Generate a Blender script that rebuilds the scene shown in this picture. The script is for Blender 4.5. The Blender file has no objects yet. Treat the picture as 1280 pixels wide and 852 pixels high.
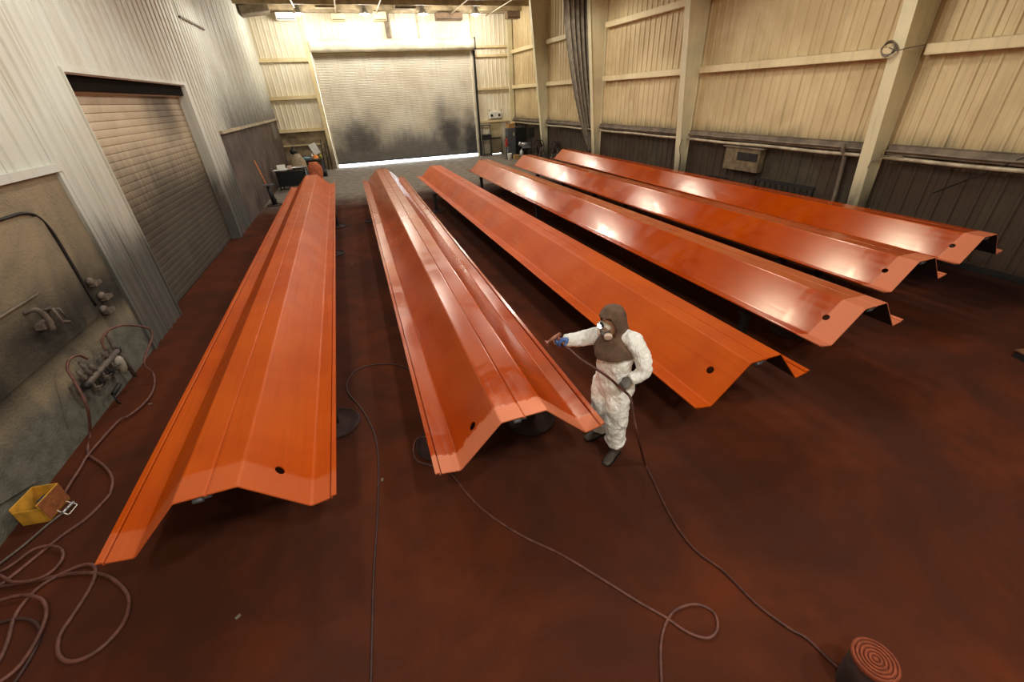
import bpy, math, random
from mathutils import Vector, Matrix, noise
random.seed(7)
SC = bpy.context.scene
COL = SC.collection
PI = math.pi

# ------------------------------------------------------------------ camera
H = 3.55
RM = ((0.941, -0.3285, -0.0409), (0.0, 0.0, 0.0), (0.0, 0.0, 0.0))
FPX = 526.0
_d = Vector((45.0, 899.0, FPX)).normalized()
_y = Vector((-209.0, -297.0, FPX)); _y = (_y - _d * _y.dot(_d)).normalized()
_x = _d.cross(_y)
if _x.x < 0: _x = -_x
# columns of R: world X, Y, Z axes seen in camera axes (x right, y down, z forward)
R = Matrix((( _x.x, _y.x, -_d.x), (_x.y, _y.y, -_d.y), (_x.z, _y.z, -_d.z)))
cam = bpy.data.cameras.new('camera'); camo = bpy.data.objects.new('camera', cam); COL.objects.link(camo)
cam.sensor_width = 36.0; cam.lens = FPX / 1280 * 36; cam.clip_start = 0.05; cam.clip_end = 300
rx, up, bk = Vector(R[0]), -Vector(R[1]), -Vector(R[2])
camo.matrix_world = Matrix(((rx.x, up.x, bk.x, 0), (rx.y, up.y, bk.y, 0), (rx.z, up.z, bk.z, H), (0, 0, 0, 1)))
SC.camera = camo
CP = Vector((0, 0, H))
def ray(px, py): return R.transposed() @ Vector((px - 640, py - 426, FPX))
def fl(px, py, z=0.0):
    r = ray(px, py); return CP + r * ((z - H) / r.z)
def onY(px, py, Y):
    r = ray(px, py); return CP + r * (Y / r.y)
def onX(px, py, X):
    r = ray(px, py); return CP + r * (X / r.x)

# ------------------------------------------------------------------ world, exposure
w = bpy.data.worlds.new('daylight'); SC.world = w; w.use_nodes = True
bg = w.node_tree.nodes['Background']; bg.inputs[0].default_value = (0.82, 0.92, 1.0, 1); bg.inputs[1].default_value = 26.0
SC.view_settings.view_transform = 'Standard'; SC.view_settings.look = 'None'
SC.view_settings.gamma = 1.0; SC.view_settings.exposure = -0.22
LAMP_W = 380.0
FRONT_K = 1.7
LAMP_COL = (1.0, 0.965, 0.89)
LAMPS = [(x, y) for y in (28.5, 18.0, 8.3) for x in (-1.3, 1.9, 4.95, 7.9)] + [(-1.3, -1.6), (1.9, -1.6), (4.95, -1.6)]

# ------------------------------------------------------------------ materials
def lin(c): 
    c = c / 255.0
    return c / 12.92 if c <= 0.04045 else ((c + 0.055) / 1.055) ** 2.4
def rgb(r, g, b): return (lin(r), lin(g), lin(b), 1)
class NT:
    def __init__(s, name):
        s.m = bpy.data.materials.new(name); s.m.use_nodes = True; s.t = s.m.node_tree; s.n = s.t.nodes; s.l = s.t.links
        s.b = s.n['Principled BSDF']
    def add(s, typ, **kw):
        n = s.n.new(typ)
        for k, v in kw.items(): setattr(n, k, v)
        return n
    def link(s, a, b): s.l.new(a, b)
    def val(s, sock, v):
        if isinstance(v, (int, float, tuple)): sock.default_value = v
        else: s.l.new(v, sock)
    def math(s, op, a, b=0.0, c=0.0, clamp=False):
        n = s.add('ShaderNodeMath', operation=op, use_clamp=clamp)
        s.val(n.inputs[0], a); s.val(n.inputs[1], b); s.val(n.inputs[2], c); return n.outputs[0]
    def mix(s, f, a, b):
        n = s.add('ShaderNodeMix', data_type='RGBA')
        s.val(n.inputs[0], f); s.val(n.inputs[6], a); s.val(n.inputs[7], b); return n.outputs[2]
    def noise(s, vec, scale, detail=3.0, rough=0.55, dist=0.0):
        n = s.add('ShaderNodeTexNoise'); s.val(n.inputs['Vector'], vec)
        n.inputs['Scale'].default_value = scale; n.inputs['Detail'].default_value = detail
        n.inputs['Roughness'].default_value = rough; n.inputs['Distortion'].default_value = dist
        return n.outputs['Fac']
    def scale(s, vec, sx, sy, sz):
        n = s.add('ShaderNodeMapping'); s.val(n.inputs[0], vec); n.inputs['Scale'].default_value = (sx, sy, sz); return n.outputs[0]
    def pos(s):
        g = s.add('ShaderNodeNewGeometry'); return g.outputs['Position']
    def obj(s):
        g = s.add('ShaderNodeTexCoord'); return g.outputs['Object']
    def sep(s, v):
        n = s.add('ShaderNodeSeparateXYZ'); s.val(n.inputs[0], v); return n.outputs
    def ss(s, x, a, b, lo=0.0, hi=1.0):
        n = s.add('ShaderNodeMapRange', interpolation_type='SMOOTHSTEP'); s.val(n.inputs[0], x)
        n.inputs[1].default_value = a; n.inputs[2].default_value = b; n.inputs[3].default_value = lo; n.inputs[4].default_value = hi
        return n.outputs[0]
    def bump(s, h, strength, dist=0.01):
        n = s.add('ShaderNodeBump'); n.inputs['Strength'].default_value = strength; n.inputs['Distance'].default_value = dist
        s.val(n.inputs['Height'], h); s.link(n.outputs[0], s.b.inputs['Normal'])
    def fin(s, col=None, rough=None, metal=None, spec=None):
        if col is not None: s.val(s.b.inputs['Base Color'], col)
        if rough is not None: s.val(s.b.inputs['Roughness'], rough)
        if metal is not None: s.val(s.b.inputs['Metallic'], metal)
        if spec is not None: s.val(s.b.inputs['Specular IOR Level'], spec)
        return s.m

def mat_plain(name, c, rough=0.6, metal=0.0, var=0.15, nscale=12.0, bumps=0.0):
    t = NT(name); p = t.obj(); n = t.noise(p, nscale, 4)
    c2 = tuple(max(0, v * (1 - var * 1.6)) for v in c[:3]) + (1,)
    c1 = tuple(min(1, v * (1 + var)) for v in c[:3]) + (1,)
    if bumps: t.bump(n, bumps)
    return t.fin(t.mix(t.ss(n, .3, .7), c2, c1), rough, metal)

def mat_floor():
    t = NT('overspray_floor'); p = t.pos(); s = t.sep(p)
    big = t.noise(p, 0.55, 4, .6, .6); mid = t.noise(p, 2.6, 6, .7, .2); fine = t.noise(p, 70, 3, .7)
    red = t.mix(t.ss(big, .35, .68), rgb(70, 37, 25), rgb(96, 46, 25))
    red = t.mix(t.ss(mid, .45, .75, 0, .5), red, rgb(62, 38, 30))
    # straight bands where the floor was masked by earlier beams
    band = t.add('ShaderNodeTexWave', wave_type='BANDS', bands_direction='X', wave_profile='SIN')
    t.val(band.inputs['Vector'], p); band.inputs['Scale'].default_value = .16; band.inputs['Distortion'].default_value = 1.2; band.inputs['Detail'].default_value = 1.5
    red = t.mix(t.ss(band.outputs['Fac'], .55, .95, 0, .3), red, rgb(60, 36, 30))
    grey = t.mix(t.ss(mid, .3, .7), rgb(110, 102, 92), rgb(146, 138, 126))  # grey back floor, lightened to carry the daylight glow near the door
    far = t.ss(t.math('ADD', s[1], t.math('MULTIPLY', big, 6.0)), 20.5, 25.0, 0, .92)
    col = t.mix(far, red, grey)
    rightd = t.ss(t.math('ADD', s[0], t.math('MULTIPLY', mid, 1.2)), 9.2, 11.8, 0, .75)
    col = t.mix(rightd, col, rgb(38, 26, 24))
    col = t.mix(t.ss(fine, .62, .75, 0, .25), col, rgb(150, 92, 68))
    t.bump(t.math('ADD', t.math('MULTIPLY', fine, .5), mid), .25, .01)
    return t.fin(col, t.ss(mid, .3, .7, .85, 1.0), 0.0, .08)

def mat_wall(name, base, base2, sootz, streak_axis, dark=(46, 40, 36), extra=None, amount=.9, tint=None, lo=.75, hi=.9, wob=1.0):
    t = NT(name); p = t.pos(); s = t.sep(p)
    big = t.noise(p, .55, 4, .6, .8); mid = t.noise(p, 3.0, 4, .6)
    st = t.noise(t.scale(p, 9, 9, .45), 1.0, 4, .6)
    col = t.mix(t.ss(big, .3, .7), base, base2)
    col = t.mix(t.ss(st, .5, .75, 0, .35), col, tuple(v * .55 for v in base[:3]) + (1,))
    zz = t.math('ADD', s[2], t.math('MULTIPLY', t.math('SUBTRACT', big, .5), 1.7 * wob))
    zz = t.math('ADD', zz, t.math('MULTIPLY', t.math('SUBTRACT', st, .5), 1.1 * wob))
    soot = t.ss(zz, sootz - lo, sootz + hi, amount, 0)
    if extra: soot = t.math('MAXIMUM', soot, extra(t, s, big, mid, st), clamp=True)
    dk = t.mix(t.ss(mid, .35, .65), tuple(v * .7 for v in rgb(*dark)[:3]) + (1,), tuple(v * 1.5 for v in rgb(*dark)[:3]) + (1,))
    if tint: dk = t.mix(t.ss(big, .4, .62), dk, rgb(*tint))
    col = t.mix(soot, col, dk)
    t.bump(mid, .1, .01)
    return t.fin(col, t.math('ADD', t.math('MULTIPLY', soot, .25), .55), 0, .35)

def ex_left(t, s, big, mid, st):
    a = t.ss(t.math('ADD', s[1], t.math('MULTIPLY', big, 3.5)), 17.8, 21.5)
    z = t.ss(t.math('ADD', s[2], t.math('MULTIPLY', mid, .8)), 3.0, 5.6, .85, 0)
    low = t.ss(t.math('ADD', s[2], t.math('MULTIPLY', big, 2.0)), 2.0, 5.0, .5, 0)
    return t.math('MAXIMUM', t.math('MULTIPLY', a, z), low)
def blob(t, s, ax, cx, cz, rx_, rz_, n, k=1.0):
    dx = t.math('DIVIDE', t.math('SUBTRACT', s[ax], cx), rx_); dz = t.math('DIVIDE', t.math('SUBTRACT', s[2], cz), rz_)
    r = t.math('SQRT', t.math('ADD', t.math('MULTIPLY', dx, dx), t.math('MULTIPLY', dz, dz)))
    r = t.math('ADD', r, t.math('MULTIPLY', t.math('SUBTRACT', n, .5), .9))
    return t.ss(r, .2, 1.35, k, 0)
def ex_back_door(t, s, big, mid, st):
    n = t.noise(t.pos(), 1.3, 4)
    a = blob(t, s, 0, .5, 1.3, 1.9, 1.6, n, .85); b = blob(t, s, 0, 6.2, 1.2, 1.4, 1.9, n, .9); c = blob(t, s, 0, 7.7, .9, 1.3, 1.9, n, .95)
    d = blob(t, s, 0, 5.8, 2.4, .6, 1.2, n, .55)
    return t.math('MAXIMUM', t.math('MAXIMUM', a, b), t.math('MAXIMUM', c, d))
def ex_left_door(t, s, big, mid, st):
    n = t.noise(t.pos(), 1.1, 4)
    a = blob(t, s, 1, 13.8, 3.7, 1.3, 1.0, n, .75); b = t.ss(t.math('ADD', t.math('MULTIPLY', t.math('SUBTRACT', s[1], 9.5), .36), t.math('MULTIPLY', n, 1.4)), 2.0, 3.0, 0, .45)
    # a cleaner, scuffed patch at the bottom of the curtain
    return t.math('MAXIMUM', a, b)

CREAM = rgb(222, 205, 168); CREAM2 = rgb(206, 184, 142)
M = {}
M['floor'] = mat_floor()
M['wall_right'] = mat_wall('cream_wall_sheet', rgb(216, 194, 148), rgb(192, 167, 122), 2.12, 1, dark=(44, 36, 27), tint=(46, 28, 21), amount=.95, lo=.3, hi=.42, wob=.5)
M['wall_back'] = mat_wall('pale_wall_sheet', rgb(238, 230, 208), rgb(228, 214, 184), 1.0, 0, dark=(96, 84, 68), amount=.6)
M['wall_left'] = mat_wall('pale_left_sheet', rgb(228, 230, 218), rgb(212, 208, 190), 1.95, 1, dark=(38, 36, 30), extra=ex_left, tint=(70, 50, 42))
M['left_door'] = mat_wall('grimy_door_slat', rgb(214, 196, 164), rgb(184, 164, 132), 2.5, 1, dark=(32, 25, 21), extra=ex_left_door, tint=(34, 23, 20))
M['back_door'] = mat_wall('smoky_door_slat', rgb(228, 220, 202), rgb(210, 198, 176), 1.55, 0, dark=(46, 44, 48), extra=ex_back_door, amount=.8)
M['girt'] = mat_wall('cream_steel_girt', rgb(232, 214, 168), rgb(214, 192, 146), 1.2, 1, dark=(70, 58, 46), amount=.8)
M['column'] = mat_wall('cream_column_steel', rgb(228, 214, 172), rgb(206, 196, 160), 1.1, 1, dark=(52, 46, 42), amount=.9)
M['girt_low'] = mat_plain('sooty_girt', rgb(120, 106, 88), .7, .1, .25, 3)
M['pipe'] = mat_plain('dull_cream_pipe', rgb(176, 160, 132), .5, .1, .2, 4)
M['dark_iron'] = mat_plain('dark_iron', rgb(38, 34, 32), .6, .3, .25, 10)
M['black'] = mat_plain('black_plastic', rgb(18, 18, 20), .45, 0, .2, 8)
M['ceiling'] = mat_plain('cream_roof_deck', rgb(168, 152, 122), .7, 0, .15, 2)
M['purlin'] = mat_plain('tan_roof_steel', rgb(170, 152, 120), .6, .1, .2, 3)
M['brown_box'] = mat_plain('brown_roof_box', rgb(120, 96, 72), .7, 0, .15, 3)
M['hood'] = mat_plain('dented_hood_sheet', rgb(226, 216, 190), .4, .2, .1, 2, .25)
M['white'] = mat_plain('white_enamel', rgb(232, 230, 220), .45, 0, .06, 6)
M['grey_paint'] = mat_plain('grey_paint', rgb(84, 84, 86), .5, .1, .15, 6)
M['light_metal'] = mat_plain('light_metal', rgb(176, 176, 172), .35, .7, .15, 12)
M['wood'] = mat_plain('worn_board', rgb(122, 78, 44), .75, 0, .25, 9)
M['cardboard'] = mat_plain('cardboard', rgb(178, 136, 82), .85, 0, .12, 8)
M['orange_cloth'] = mat_plain('orange_cloth', rgb(188, 98, 60), .8, 0, .2, 9, .3)
M['tan_cloth'] = mat_plain('grimy_tan_cloth', rgb(164, 144, 116), .85, 0, .22, 9, .3)
M['yellow'] = mat_plain('yellow_plastic', rgb(206, 150, 48), .6, 0, .2, 8)
M['orange_plastic'] = mat_plain('orange_plastic', rgb(226, 132, 50), .5, 0, .1, 8)
M['green'] = mat_plain('green_plastic', rgb(150, 150, 50), .5, 0, .1, 8)
M['red'] = mat_plain('red_enamel', rgb(178, 48, 34), .4, 0, .1, 8)
M['blue'] = mat_plain('blue_rag', rgb(40, 84, 120), .7, 0, .2, 8)
M['curtain'] = mat_plain('charcoal_curtain', rgb(146, 134, 114), .85, 0, .18, 5, .1)
M['hose'] = mat_plain('red_brown_hose', rgb(104, 62, 50), .6, 0, .25, 14)
M['hose_dark'] = mat_plain('dark_thin_hose', rgb(64, 38, 32), .6, 0, .25, 14)
M['spray_hose'] = mat_plain('rust_spray_hose', rgb(80, 38, 24), .55, 0, .3, 16)
M['manifold'] = mat_plain('dusty_fitting', rgb(104, 92, 80), .65, .2, .25, 16)
M['can'] = mat_plain('overspray_can', rgb(132, 62, 34), .9, 0, .15, 30, .3)

def mat_stucco():
    t = NT('sprayed_rough_panel'); p = t.pos(); s = t.sep(p)
    big = t.noise(p, .9, 4, .6, .5); fine = t.noise(p, 26, 4, .7); mid = t.noise(p, 5, 3)
    col = t.mix(t.ss(big, .3, .7), rgb(112, 102, 84), rgb(152, 136, 108))
    low = t.ss(t.math('ADD', s[2], t.math('MULTIPLY', big, .9)), 1.0, 1.3, 1, 0)      # pale grey strip low down
    pale = t.mix(t.ss(mid, .3, .7), rgb(92, 90, 78), rgb(114, 110, 98))
    dkz = t.math('MULTIPLY', t.ss(s[2], .7, 1.1), t.ss(s[2], 1.3, 2.0, 1, 0))
    col = t.mix(t.math('MULTIPLY', dkz, t.ss(big, .3, .6, 1, .75)), col, rgb(36, 33, 27))
    col = t.mix(low, col, pale)
    t.bump(fine, .9, .02)
    return t.fin(col, .85, 0, .3)
M['stucco'] = mat_stucco()

def mat_beam(name, wet, band):
    t = NT(name); o = t.obj(); s = t.sep(o)
    big = t.noise(o, 1.2, 3, .5, .5); fine = t.noise(o, 160, 2, .6); brush = t.noise(t.scale(o, 30, .8, 30), 1.0, 4, .6)
    cA, cB = (((158, 54, 0), (172, 66, 0)) if wet < .3 else ((174, 66, 0), (188, 78, 0)))
    col = t.mix(t.ss(big, .3, .7), rgb(*cA), rgb(*cB))
    col = t.mix(t.ss(brush, .45, .8, 0, .3), col, rgb(134, 42, 0))
    rough_wet = t.ss(brush, .3, .75, wet, wet + .05)
    patch = t.ss(t.noise(o, .8, 5, .7, 1.0), .44, .52, 0, 1)
    rough = t.math('ADD', rough_wet, t.math('MULTIPLY', patch, .06))
    nz = t.math('MULTIPLY', t.noise(o, 9, 4, .7), .16 if band > 1 else .035)
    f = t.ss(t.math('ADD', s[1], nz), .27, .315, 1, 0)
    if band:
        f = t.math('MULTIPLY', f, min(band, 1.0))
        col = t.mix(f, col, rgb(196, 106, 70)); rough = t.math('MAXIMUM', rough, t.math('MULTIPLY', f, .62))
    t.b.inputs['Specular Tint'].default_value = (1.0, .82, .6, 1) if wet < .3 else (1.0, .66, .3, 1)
    t.bump(brush, .06, .004)
    return t.fin(col, rough, 0, .8 if wet < .3 else .2)
M['beam_dry'] = mat_beam('dry_orange_primer', .42, 0)
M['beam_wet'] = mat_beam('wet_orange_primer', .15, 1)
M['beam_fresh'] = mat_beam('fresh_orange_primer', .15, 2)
M['under'] = mat_plain('shaded_underside_steel', rgb(46, 34, 30), .7, .1, .2, 3)  # beam undersides: shade beneath the beams put into a near-black colour
M['soot'] = mat_plain('recess_shade_black', rgb(26, 20, 15), 1.0, 0, .1, 3)  # black for the strip that paints shade into the left door recess
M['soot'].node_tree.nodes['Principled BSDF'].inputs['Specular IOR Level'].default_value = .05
M['grimy_flat'] = mat_plain('grimy_flat_sheet', rgb(84, 66, 56), .75, 0, .3, 1.2)
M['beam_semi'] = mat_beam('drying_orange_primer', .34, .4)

def mat_suit():
    t = NT('white_coverall'); o = t.obj()
    n = t.noise(t.scale(o, 1, 1, .6), 11, 4, .6, 1.4); st = t.noise(o, 5, 4, .6, .5)
    col = t.mix(t.ss(st, .55, .8, 0, .35), rgb(250, 248, 240), rgb(232, 218, 198))
    t.bump(n, .8, .04)
    return t.fin(col, .8, 0, .3)
M['suit'] = mat_suit()
M['hoodcloth'] = mat_plain('brown_spray_hood', rgb(98, 74, 56), .9, 0, .18, 14, .5)
M['glove_grey'] = mat_plain('grey_glove', rgb(108, 104, 100), .7, 0, .2, 20)
M['glove_blue'] = mat_plain('blue_glove', rgb(64, 92, 150), .6, 0, .2, 20)
M['boot'] = mat_plain('dark_work_boot', rgb(74, 64, 54), .7, 0, .2, 14)
M['skin'] = mat_plain('skin', rgb(176, 128, 100), .55, 0, .05, 14)
M['lens'] = mat_plain('smeared_lens', rgb(196, 186, 168), .15, .2, .1, 20)
M['mask'] = mat_plain('grey_mask', rgb(92, 88, 84), .5, 0, .1, 20)
M['filter'] = mat_plain('pale_filter', rgb(216, 190, 172), .7, 0, .1, 20)
M['gun'] = mat_plain('overspray_gun', rgb(150, 96, 74), .4, .5, .2, 30)
M['tape'] = mat_plain('stained_wall_tape', rgb(130, 118, 100), .8, 0, .2, 9)

def mat_emit(name, col, strength):
    t = NT(name); t.b.inputs['Emission Color'].default_value = col; t.b.inputs['Emission Strength'].default_value = strength
    o = t.noise(t.obj(), 5); t.fin(t.mix(o, col, (1, 1, 1, 1)), .5); return t.m
M['bulb'] = mat_emit('lamp_bulb', (1, .95, .85, 1), 60)
M['headlight'] = mat_emit('headlamp_led', (1, 1, 1, 1), 60)
M['daylight_ground'] = mat_plain('pale_yard_concrete', rgb(236, 236, 232), .9, 0, .04, 2)

# ------------------------------------------------------------------ mesh helpers
class MB:
    def __init__(s): s.v = []; s.f = []; s.mi = []; s.cur = 0; s.sm = []; s.smooth = False
    def vert(s, *p): s.v.append(tuple(p[0]) if len(p) == 1 else tuple(p)); return len(s.v) - 1
    def face(s, *idx): s.f.append(tuple(idx)); s.mi.append(s.cur); s.sm.append(s.smooth)
    def box(s, x0, x1, y0, y1, z0, z1):
        b = len(s.v)
        for z in (z0, z1):
            for x, y in ((x0, y0), (x1, y0), (x1, y1), (x0, y1)): s.v.append((x, y, z))
        for q in ((0, 3, 2, 1), (4, 5, 6, 7), (0, 1, 5, 4), (1, 2, 6, 5), (2, 3, 7, 6), (3, 0, 4, 7)): s.face(*[b + i for i in q])
        return s
    def cbox(s, c, sx, sy, sz, rz=0.0, tilt=None):
        m = Matrix.Rotation(rz, 3, 'Z')
        if tilt: m = m @ Matrix.Rotation(tilt[1], 3, tilt[0])
        b = len(s.v)
        for z in (-.5, .5):
            for x, y in ((-.5, -.5), (.5, -.5), (.5, .5), (-.5, .5)):
                s.v.append(tuple(Vector(c) + m @ Vector((x * sx, y * sy, z * sz))))
        for q in ((0, 3, 2, 1), (4, 5, 6, 7), (0, 1, 5, 4), (1, 2, 6, 5), (2, 3, 7, 6), (3, 0, 4, 7)): s.face(*[b + i for i in q])
        return s
    def loft(s, rings, caps=True, closed=True, smooth=True):
        n = len(rings[0]); b = len(s.v); s.smooth = smooth
        for r in rings:
            for p in r: s.v.append(tuple(p))
        for i in range(len(rings) - 1):
            for j in range(n if closed else n - 1):
                k = (j + 1) % n
                s.face(b + i * n + j, b + i * n + k, b + (i + 1) * n + k, b + (i + 1) * n + j)
        s.smooth = False
        if caps and closed:
            s.face(*[b + j for j in reversed(range(n))]); e = b + (len(rings) - 1) * n; s.face(*[e + j for j in range(n)])
        return s
    def tube(s, pts, rad, n=8, caps=True, flat=None):
        pts = [Vector(p) for p in pts]
        if isinstance(rad, (int, float)): rad = [rad] * len(pts)
        rings = []; prev = None
        for i, p in enumerate(pts):
            t = (pts[min(i + 1, len(pts) - 1)] - pts[max(i - 1, 0)]).normalized()
            if prev is None:
                a = Vector((0, 0, 1)) if abs(t.z) < .9 else Vector((1, 0, 0)); prev = t.cross(a).normalized()
            prev = (prev - t * prev.dot(t)).normalized(); q = t.cross(prev)
            r = rad[i]; r = r if isinstance(r, tuple) else (r, r)
            rings.append([p + prev * (math.cos(2 * PI * k / n) * r[0]) + q * (math.sin(2 * PI * k / n) * r[1]) for k in range(n)])
        return s.loft(rings, caps)
    def disc(s, c, r, h, n=24):
        c = Vector(c)
        rr = [[c + Vector((math.cos(2 * PI * k / n) * a, math.sin(2 * PI * k / n) * a, z)) for k in range(n)] for a, z in ((r, 0), (r, h))]
        return s.loft(rr)
    def lathe(s, c, prof, n=24, smooth=True):
        c = Vector(c)
        return s.loft([[c + Vector((math.cos(2 * PI * k / n) * a, math.sin(2 * PI * k / n) * a, z)) for k in range(n)] for a, z in prof], smooth=smooth)
    def sphere(s, c, r, n=12, sc=(1, 1, 1)):
        c = Vector(c); rings = []
        for i in range(n // 2 + 1):
            a = max(.02, min(PI - .02, PI * i / (n // 2)))
            rings.append([c + Vector((math.cos(2 * PI * k / n) * math.sin(a) * r * sc[0], math.sin(2 * PI * k / n) * math.sin(a) * r * sc[1], -math.cos(a) * r * sc[2])) for k in range(n)])
        return s.loft(rings)
    def mesh(s, name, mats):
        me = bpy.data.meshes.new(name); me.from_pydata(s.v, [], s.f); 
        for m in (mats if isinstance(mats, (list, tuple)) else [mats]): me.materials.append(m)
        me.polygons.foreach_set('material_index', s.mi); me.polygons.foreach_set('use_smooth', s.sm); me.update(); return me
    def build(s, name, mats, parent=None, loc=None):
        o = bpy.data.objects.new(name, s.mesh(name, mats)); COL.objects.link(o)
        if loc: o.location = loc
        if parent: o.parent = parent
        return o
def put(name, me, parent=None, loc=(0, 0, 0), rz=0.0):
    o = bpy.data.objects.new(name, me); COL.objects.link(o); o.location = loc; o.rotation_euler[2] = rz
    if parent: o.parent = parent
    return o
def thing(name, label, cat, loc=(0, 0, 0), rz=0.0, group=None):
    o = bpy.data.objects.new(name, None); COL.objects.link(o); o.location = loc; o.rotation_euler[2] = rz; o.empty_display_size = .1
    return tag(o, label, cat, group)
def tag(o, label, cat, group=None):
    o['label'] = label; o['category'] = cat
    if group: o['group'] = group
    return o
def struct(o): o['kind'] = 'structure'; return o
def copy_tree(o, parent=None):
    c = o.copy(); COL.objects.link(c)
    if parent: c.parent = parent
    for ch in list(o.children): copy_tree(ch, c)
    return c
def bevel(o, wd=.01, seg=2):
    m = o.modifiers.new('bevel', 'BEVEL'); m.width = wd; m.segments = seg; m.limit_method = 'ANGLE'; return o
def spline(pts, per=7, closed=False):
    P = [Vector(p) for p in pts]; out = []
    for i in range(len(P) - 1):
        a = P[max(i - 1, 0)]; b = P[i]; c = P[i + 1]; d = P[min(i + 2, len(P) - 1)]
        for k in range(per):
            t = k / per
            out.append(.5 * ((2 * b) + (c - a) * t + (2 * a - 5 * b + 4 * c - d) * t * t + (3 * b - a - 3 * c + d) * t ** 3))
    out.append(P[-1]); return out

# ------------------------------------------------------------------ setting
XL, YB, ZC, YF = -4.0, 30.7, 7.95, -6.0
def XR(y): return 11.6 - .032 * (y - 4)
RANG = math.atan(.032)
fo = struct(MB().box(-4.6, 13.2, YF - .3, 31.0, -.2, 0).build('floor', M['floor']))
struct(MB().box(-30, 40, 31.01, 60, -.25, -.04).build('ground_outside', M['daylight_ground']))
ce = struct(MB().box(-4.6, 13.2, YF - .3, 31.1, ZC, ZC + .15).build('ceiling', M['ceiling']))

def panel_mesh(name, width, z0, z1, mat, pitch=.305, rib=.03, y_off=0.0):
    """ribbed sheet lying in the local x-z plane, ribs towards -y"""
    b = MB(); prof = []; n = round(width / pitch)
    prof.append((0, 0))
    for i in range(n):
        x = i * pitch + pitch * .5
        prof += [(x - .042, 0), (x - .022, -rib), (x + .022, -rib), (x + .042, 0)]
        if i < n - 1 and rib > .02:
            prof += [(x + .14, 0), (x + .15, -.006), (x + .165, 0)]
    prof.append((width - .004, 0))
    # overlap seam
    prof.append((width - .004, -.008)); prof.append((width, -.008))
    r0 = [(x, y, z0) for x, y in prof]; r1 = [(x, y, z1) for x, y in prof]
    k = len(prof); base = len(b.v)
    b.v += r0 + r1
    for i in range(k - 1): b.face(base + i, base + i + 1, base + k + i + 1, base + k + i)
    q = [(0, .02), (width, .02)]
    b.v += [(x, y, z) for z in (z0, z1) for x, y in q]; c = base + 2 * k
    b.face(c + 1, c, c + 2, c + 3); b.face(base, base + k, c + 2, c); b.face(base + k - 1, c + 1, c + 3, base + 2 * k - 1)
    return b.mesh(name, mat)
PW = .915
# right wall: backing, sheets, girts, columns
rb = MB()
y0, y1 = YF, 31.0
rb.v += [(XR(y0) + .03, y0, 0), (XR(y1) + .03, y1, 0), (XR(y1) + .2, y1, 0), (XR(y0) + .2, y0, 0)]
rb.v += [(a, b_, ZC) for a, b_, _ in rb.v[:4]]
for q in ((0, 3, 2, 1), (4, 5, 6, 7), (0, 1, 5, 4), (1, 2, 6, 5), (2, 3, 7, 6), (3, 0, 4, 7)): rb.face(*q)
wr = struct(rb.build('wall_right', M['wall_right']))
pm = panel_mesh('panel', PW, 0, ZC, M['wall_right'])
# local x along wall (from far to near), ribs (-y local) must face -X
n = int(30 / PW) + 3
RZ = -PI / 2 - 0.0 + RANG
for i in range(n):
    y = 30.68 - i * PW
    put('panel', pm, wr, (XR(y), y, 0), RZ)
def wallpt(y, d, z): return (XR(y) - d, y, z)
COLY = [1.05, 7.15, 13.5, 19.43, 25.32]
def girt(y0, y1, z, d0=.02, d1=.2, hgt=.2, mat='girt'):
    b = MB()
    # C-shaped girt: web against bays, two flanges
    for za, zb, da, db in ((z - hgt / 2, z - hgt / 2 + .012, d0, d1), (z + hgt / 2 - .012, z + hgt / 2, d0, d1), (z - hgt / 2, z + hgt / 2, d1 - .014, d1), (z + hgt / 2 - .04, z + hgt / 2, d0, d0 + .012)):
        v0 = len(b.v)
        for zz in (za, zb):
            for yy, dd in ((y0, da), (y0, db), (y1, db), (y1, da)): b.v.append(wallpt(yy, dd, zz))
        for q in ((0, 1, 2, 3), (4, 7, 6, 5), (0, 4, 5, 1), (1, 5, 6, 2), (2, 6, 7, 3), (3, 7, 4, 0)): b.face(*[v0 + i for i in q])
    return b.build('girt', M[mat], wr)
bays = list(zip([-6.0] + [c + .14 for c in COLY], COLY[0:1] + COLY[1:] + [30.55]))
bays = [(-6.0, COLY[0] - .14)] + [(COLY[i] + .14, (COLY[i + 1] - .14) if i < 4 else 30.5) for i in range(5)]
for a, b_ in bays:
    for z in (2.12, 3.98, 5.88):
        girt(a, b_, z, mat='girt_low' if z < 3 else 'girt')
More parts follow.
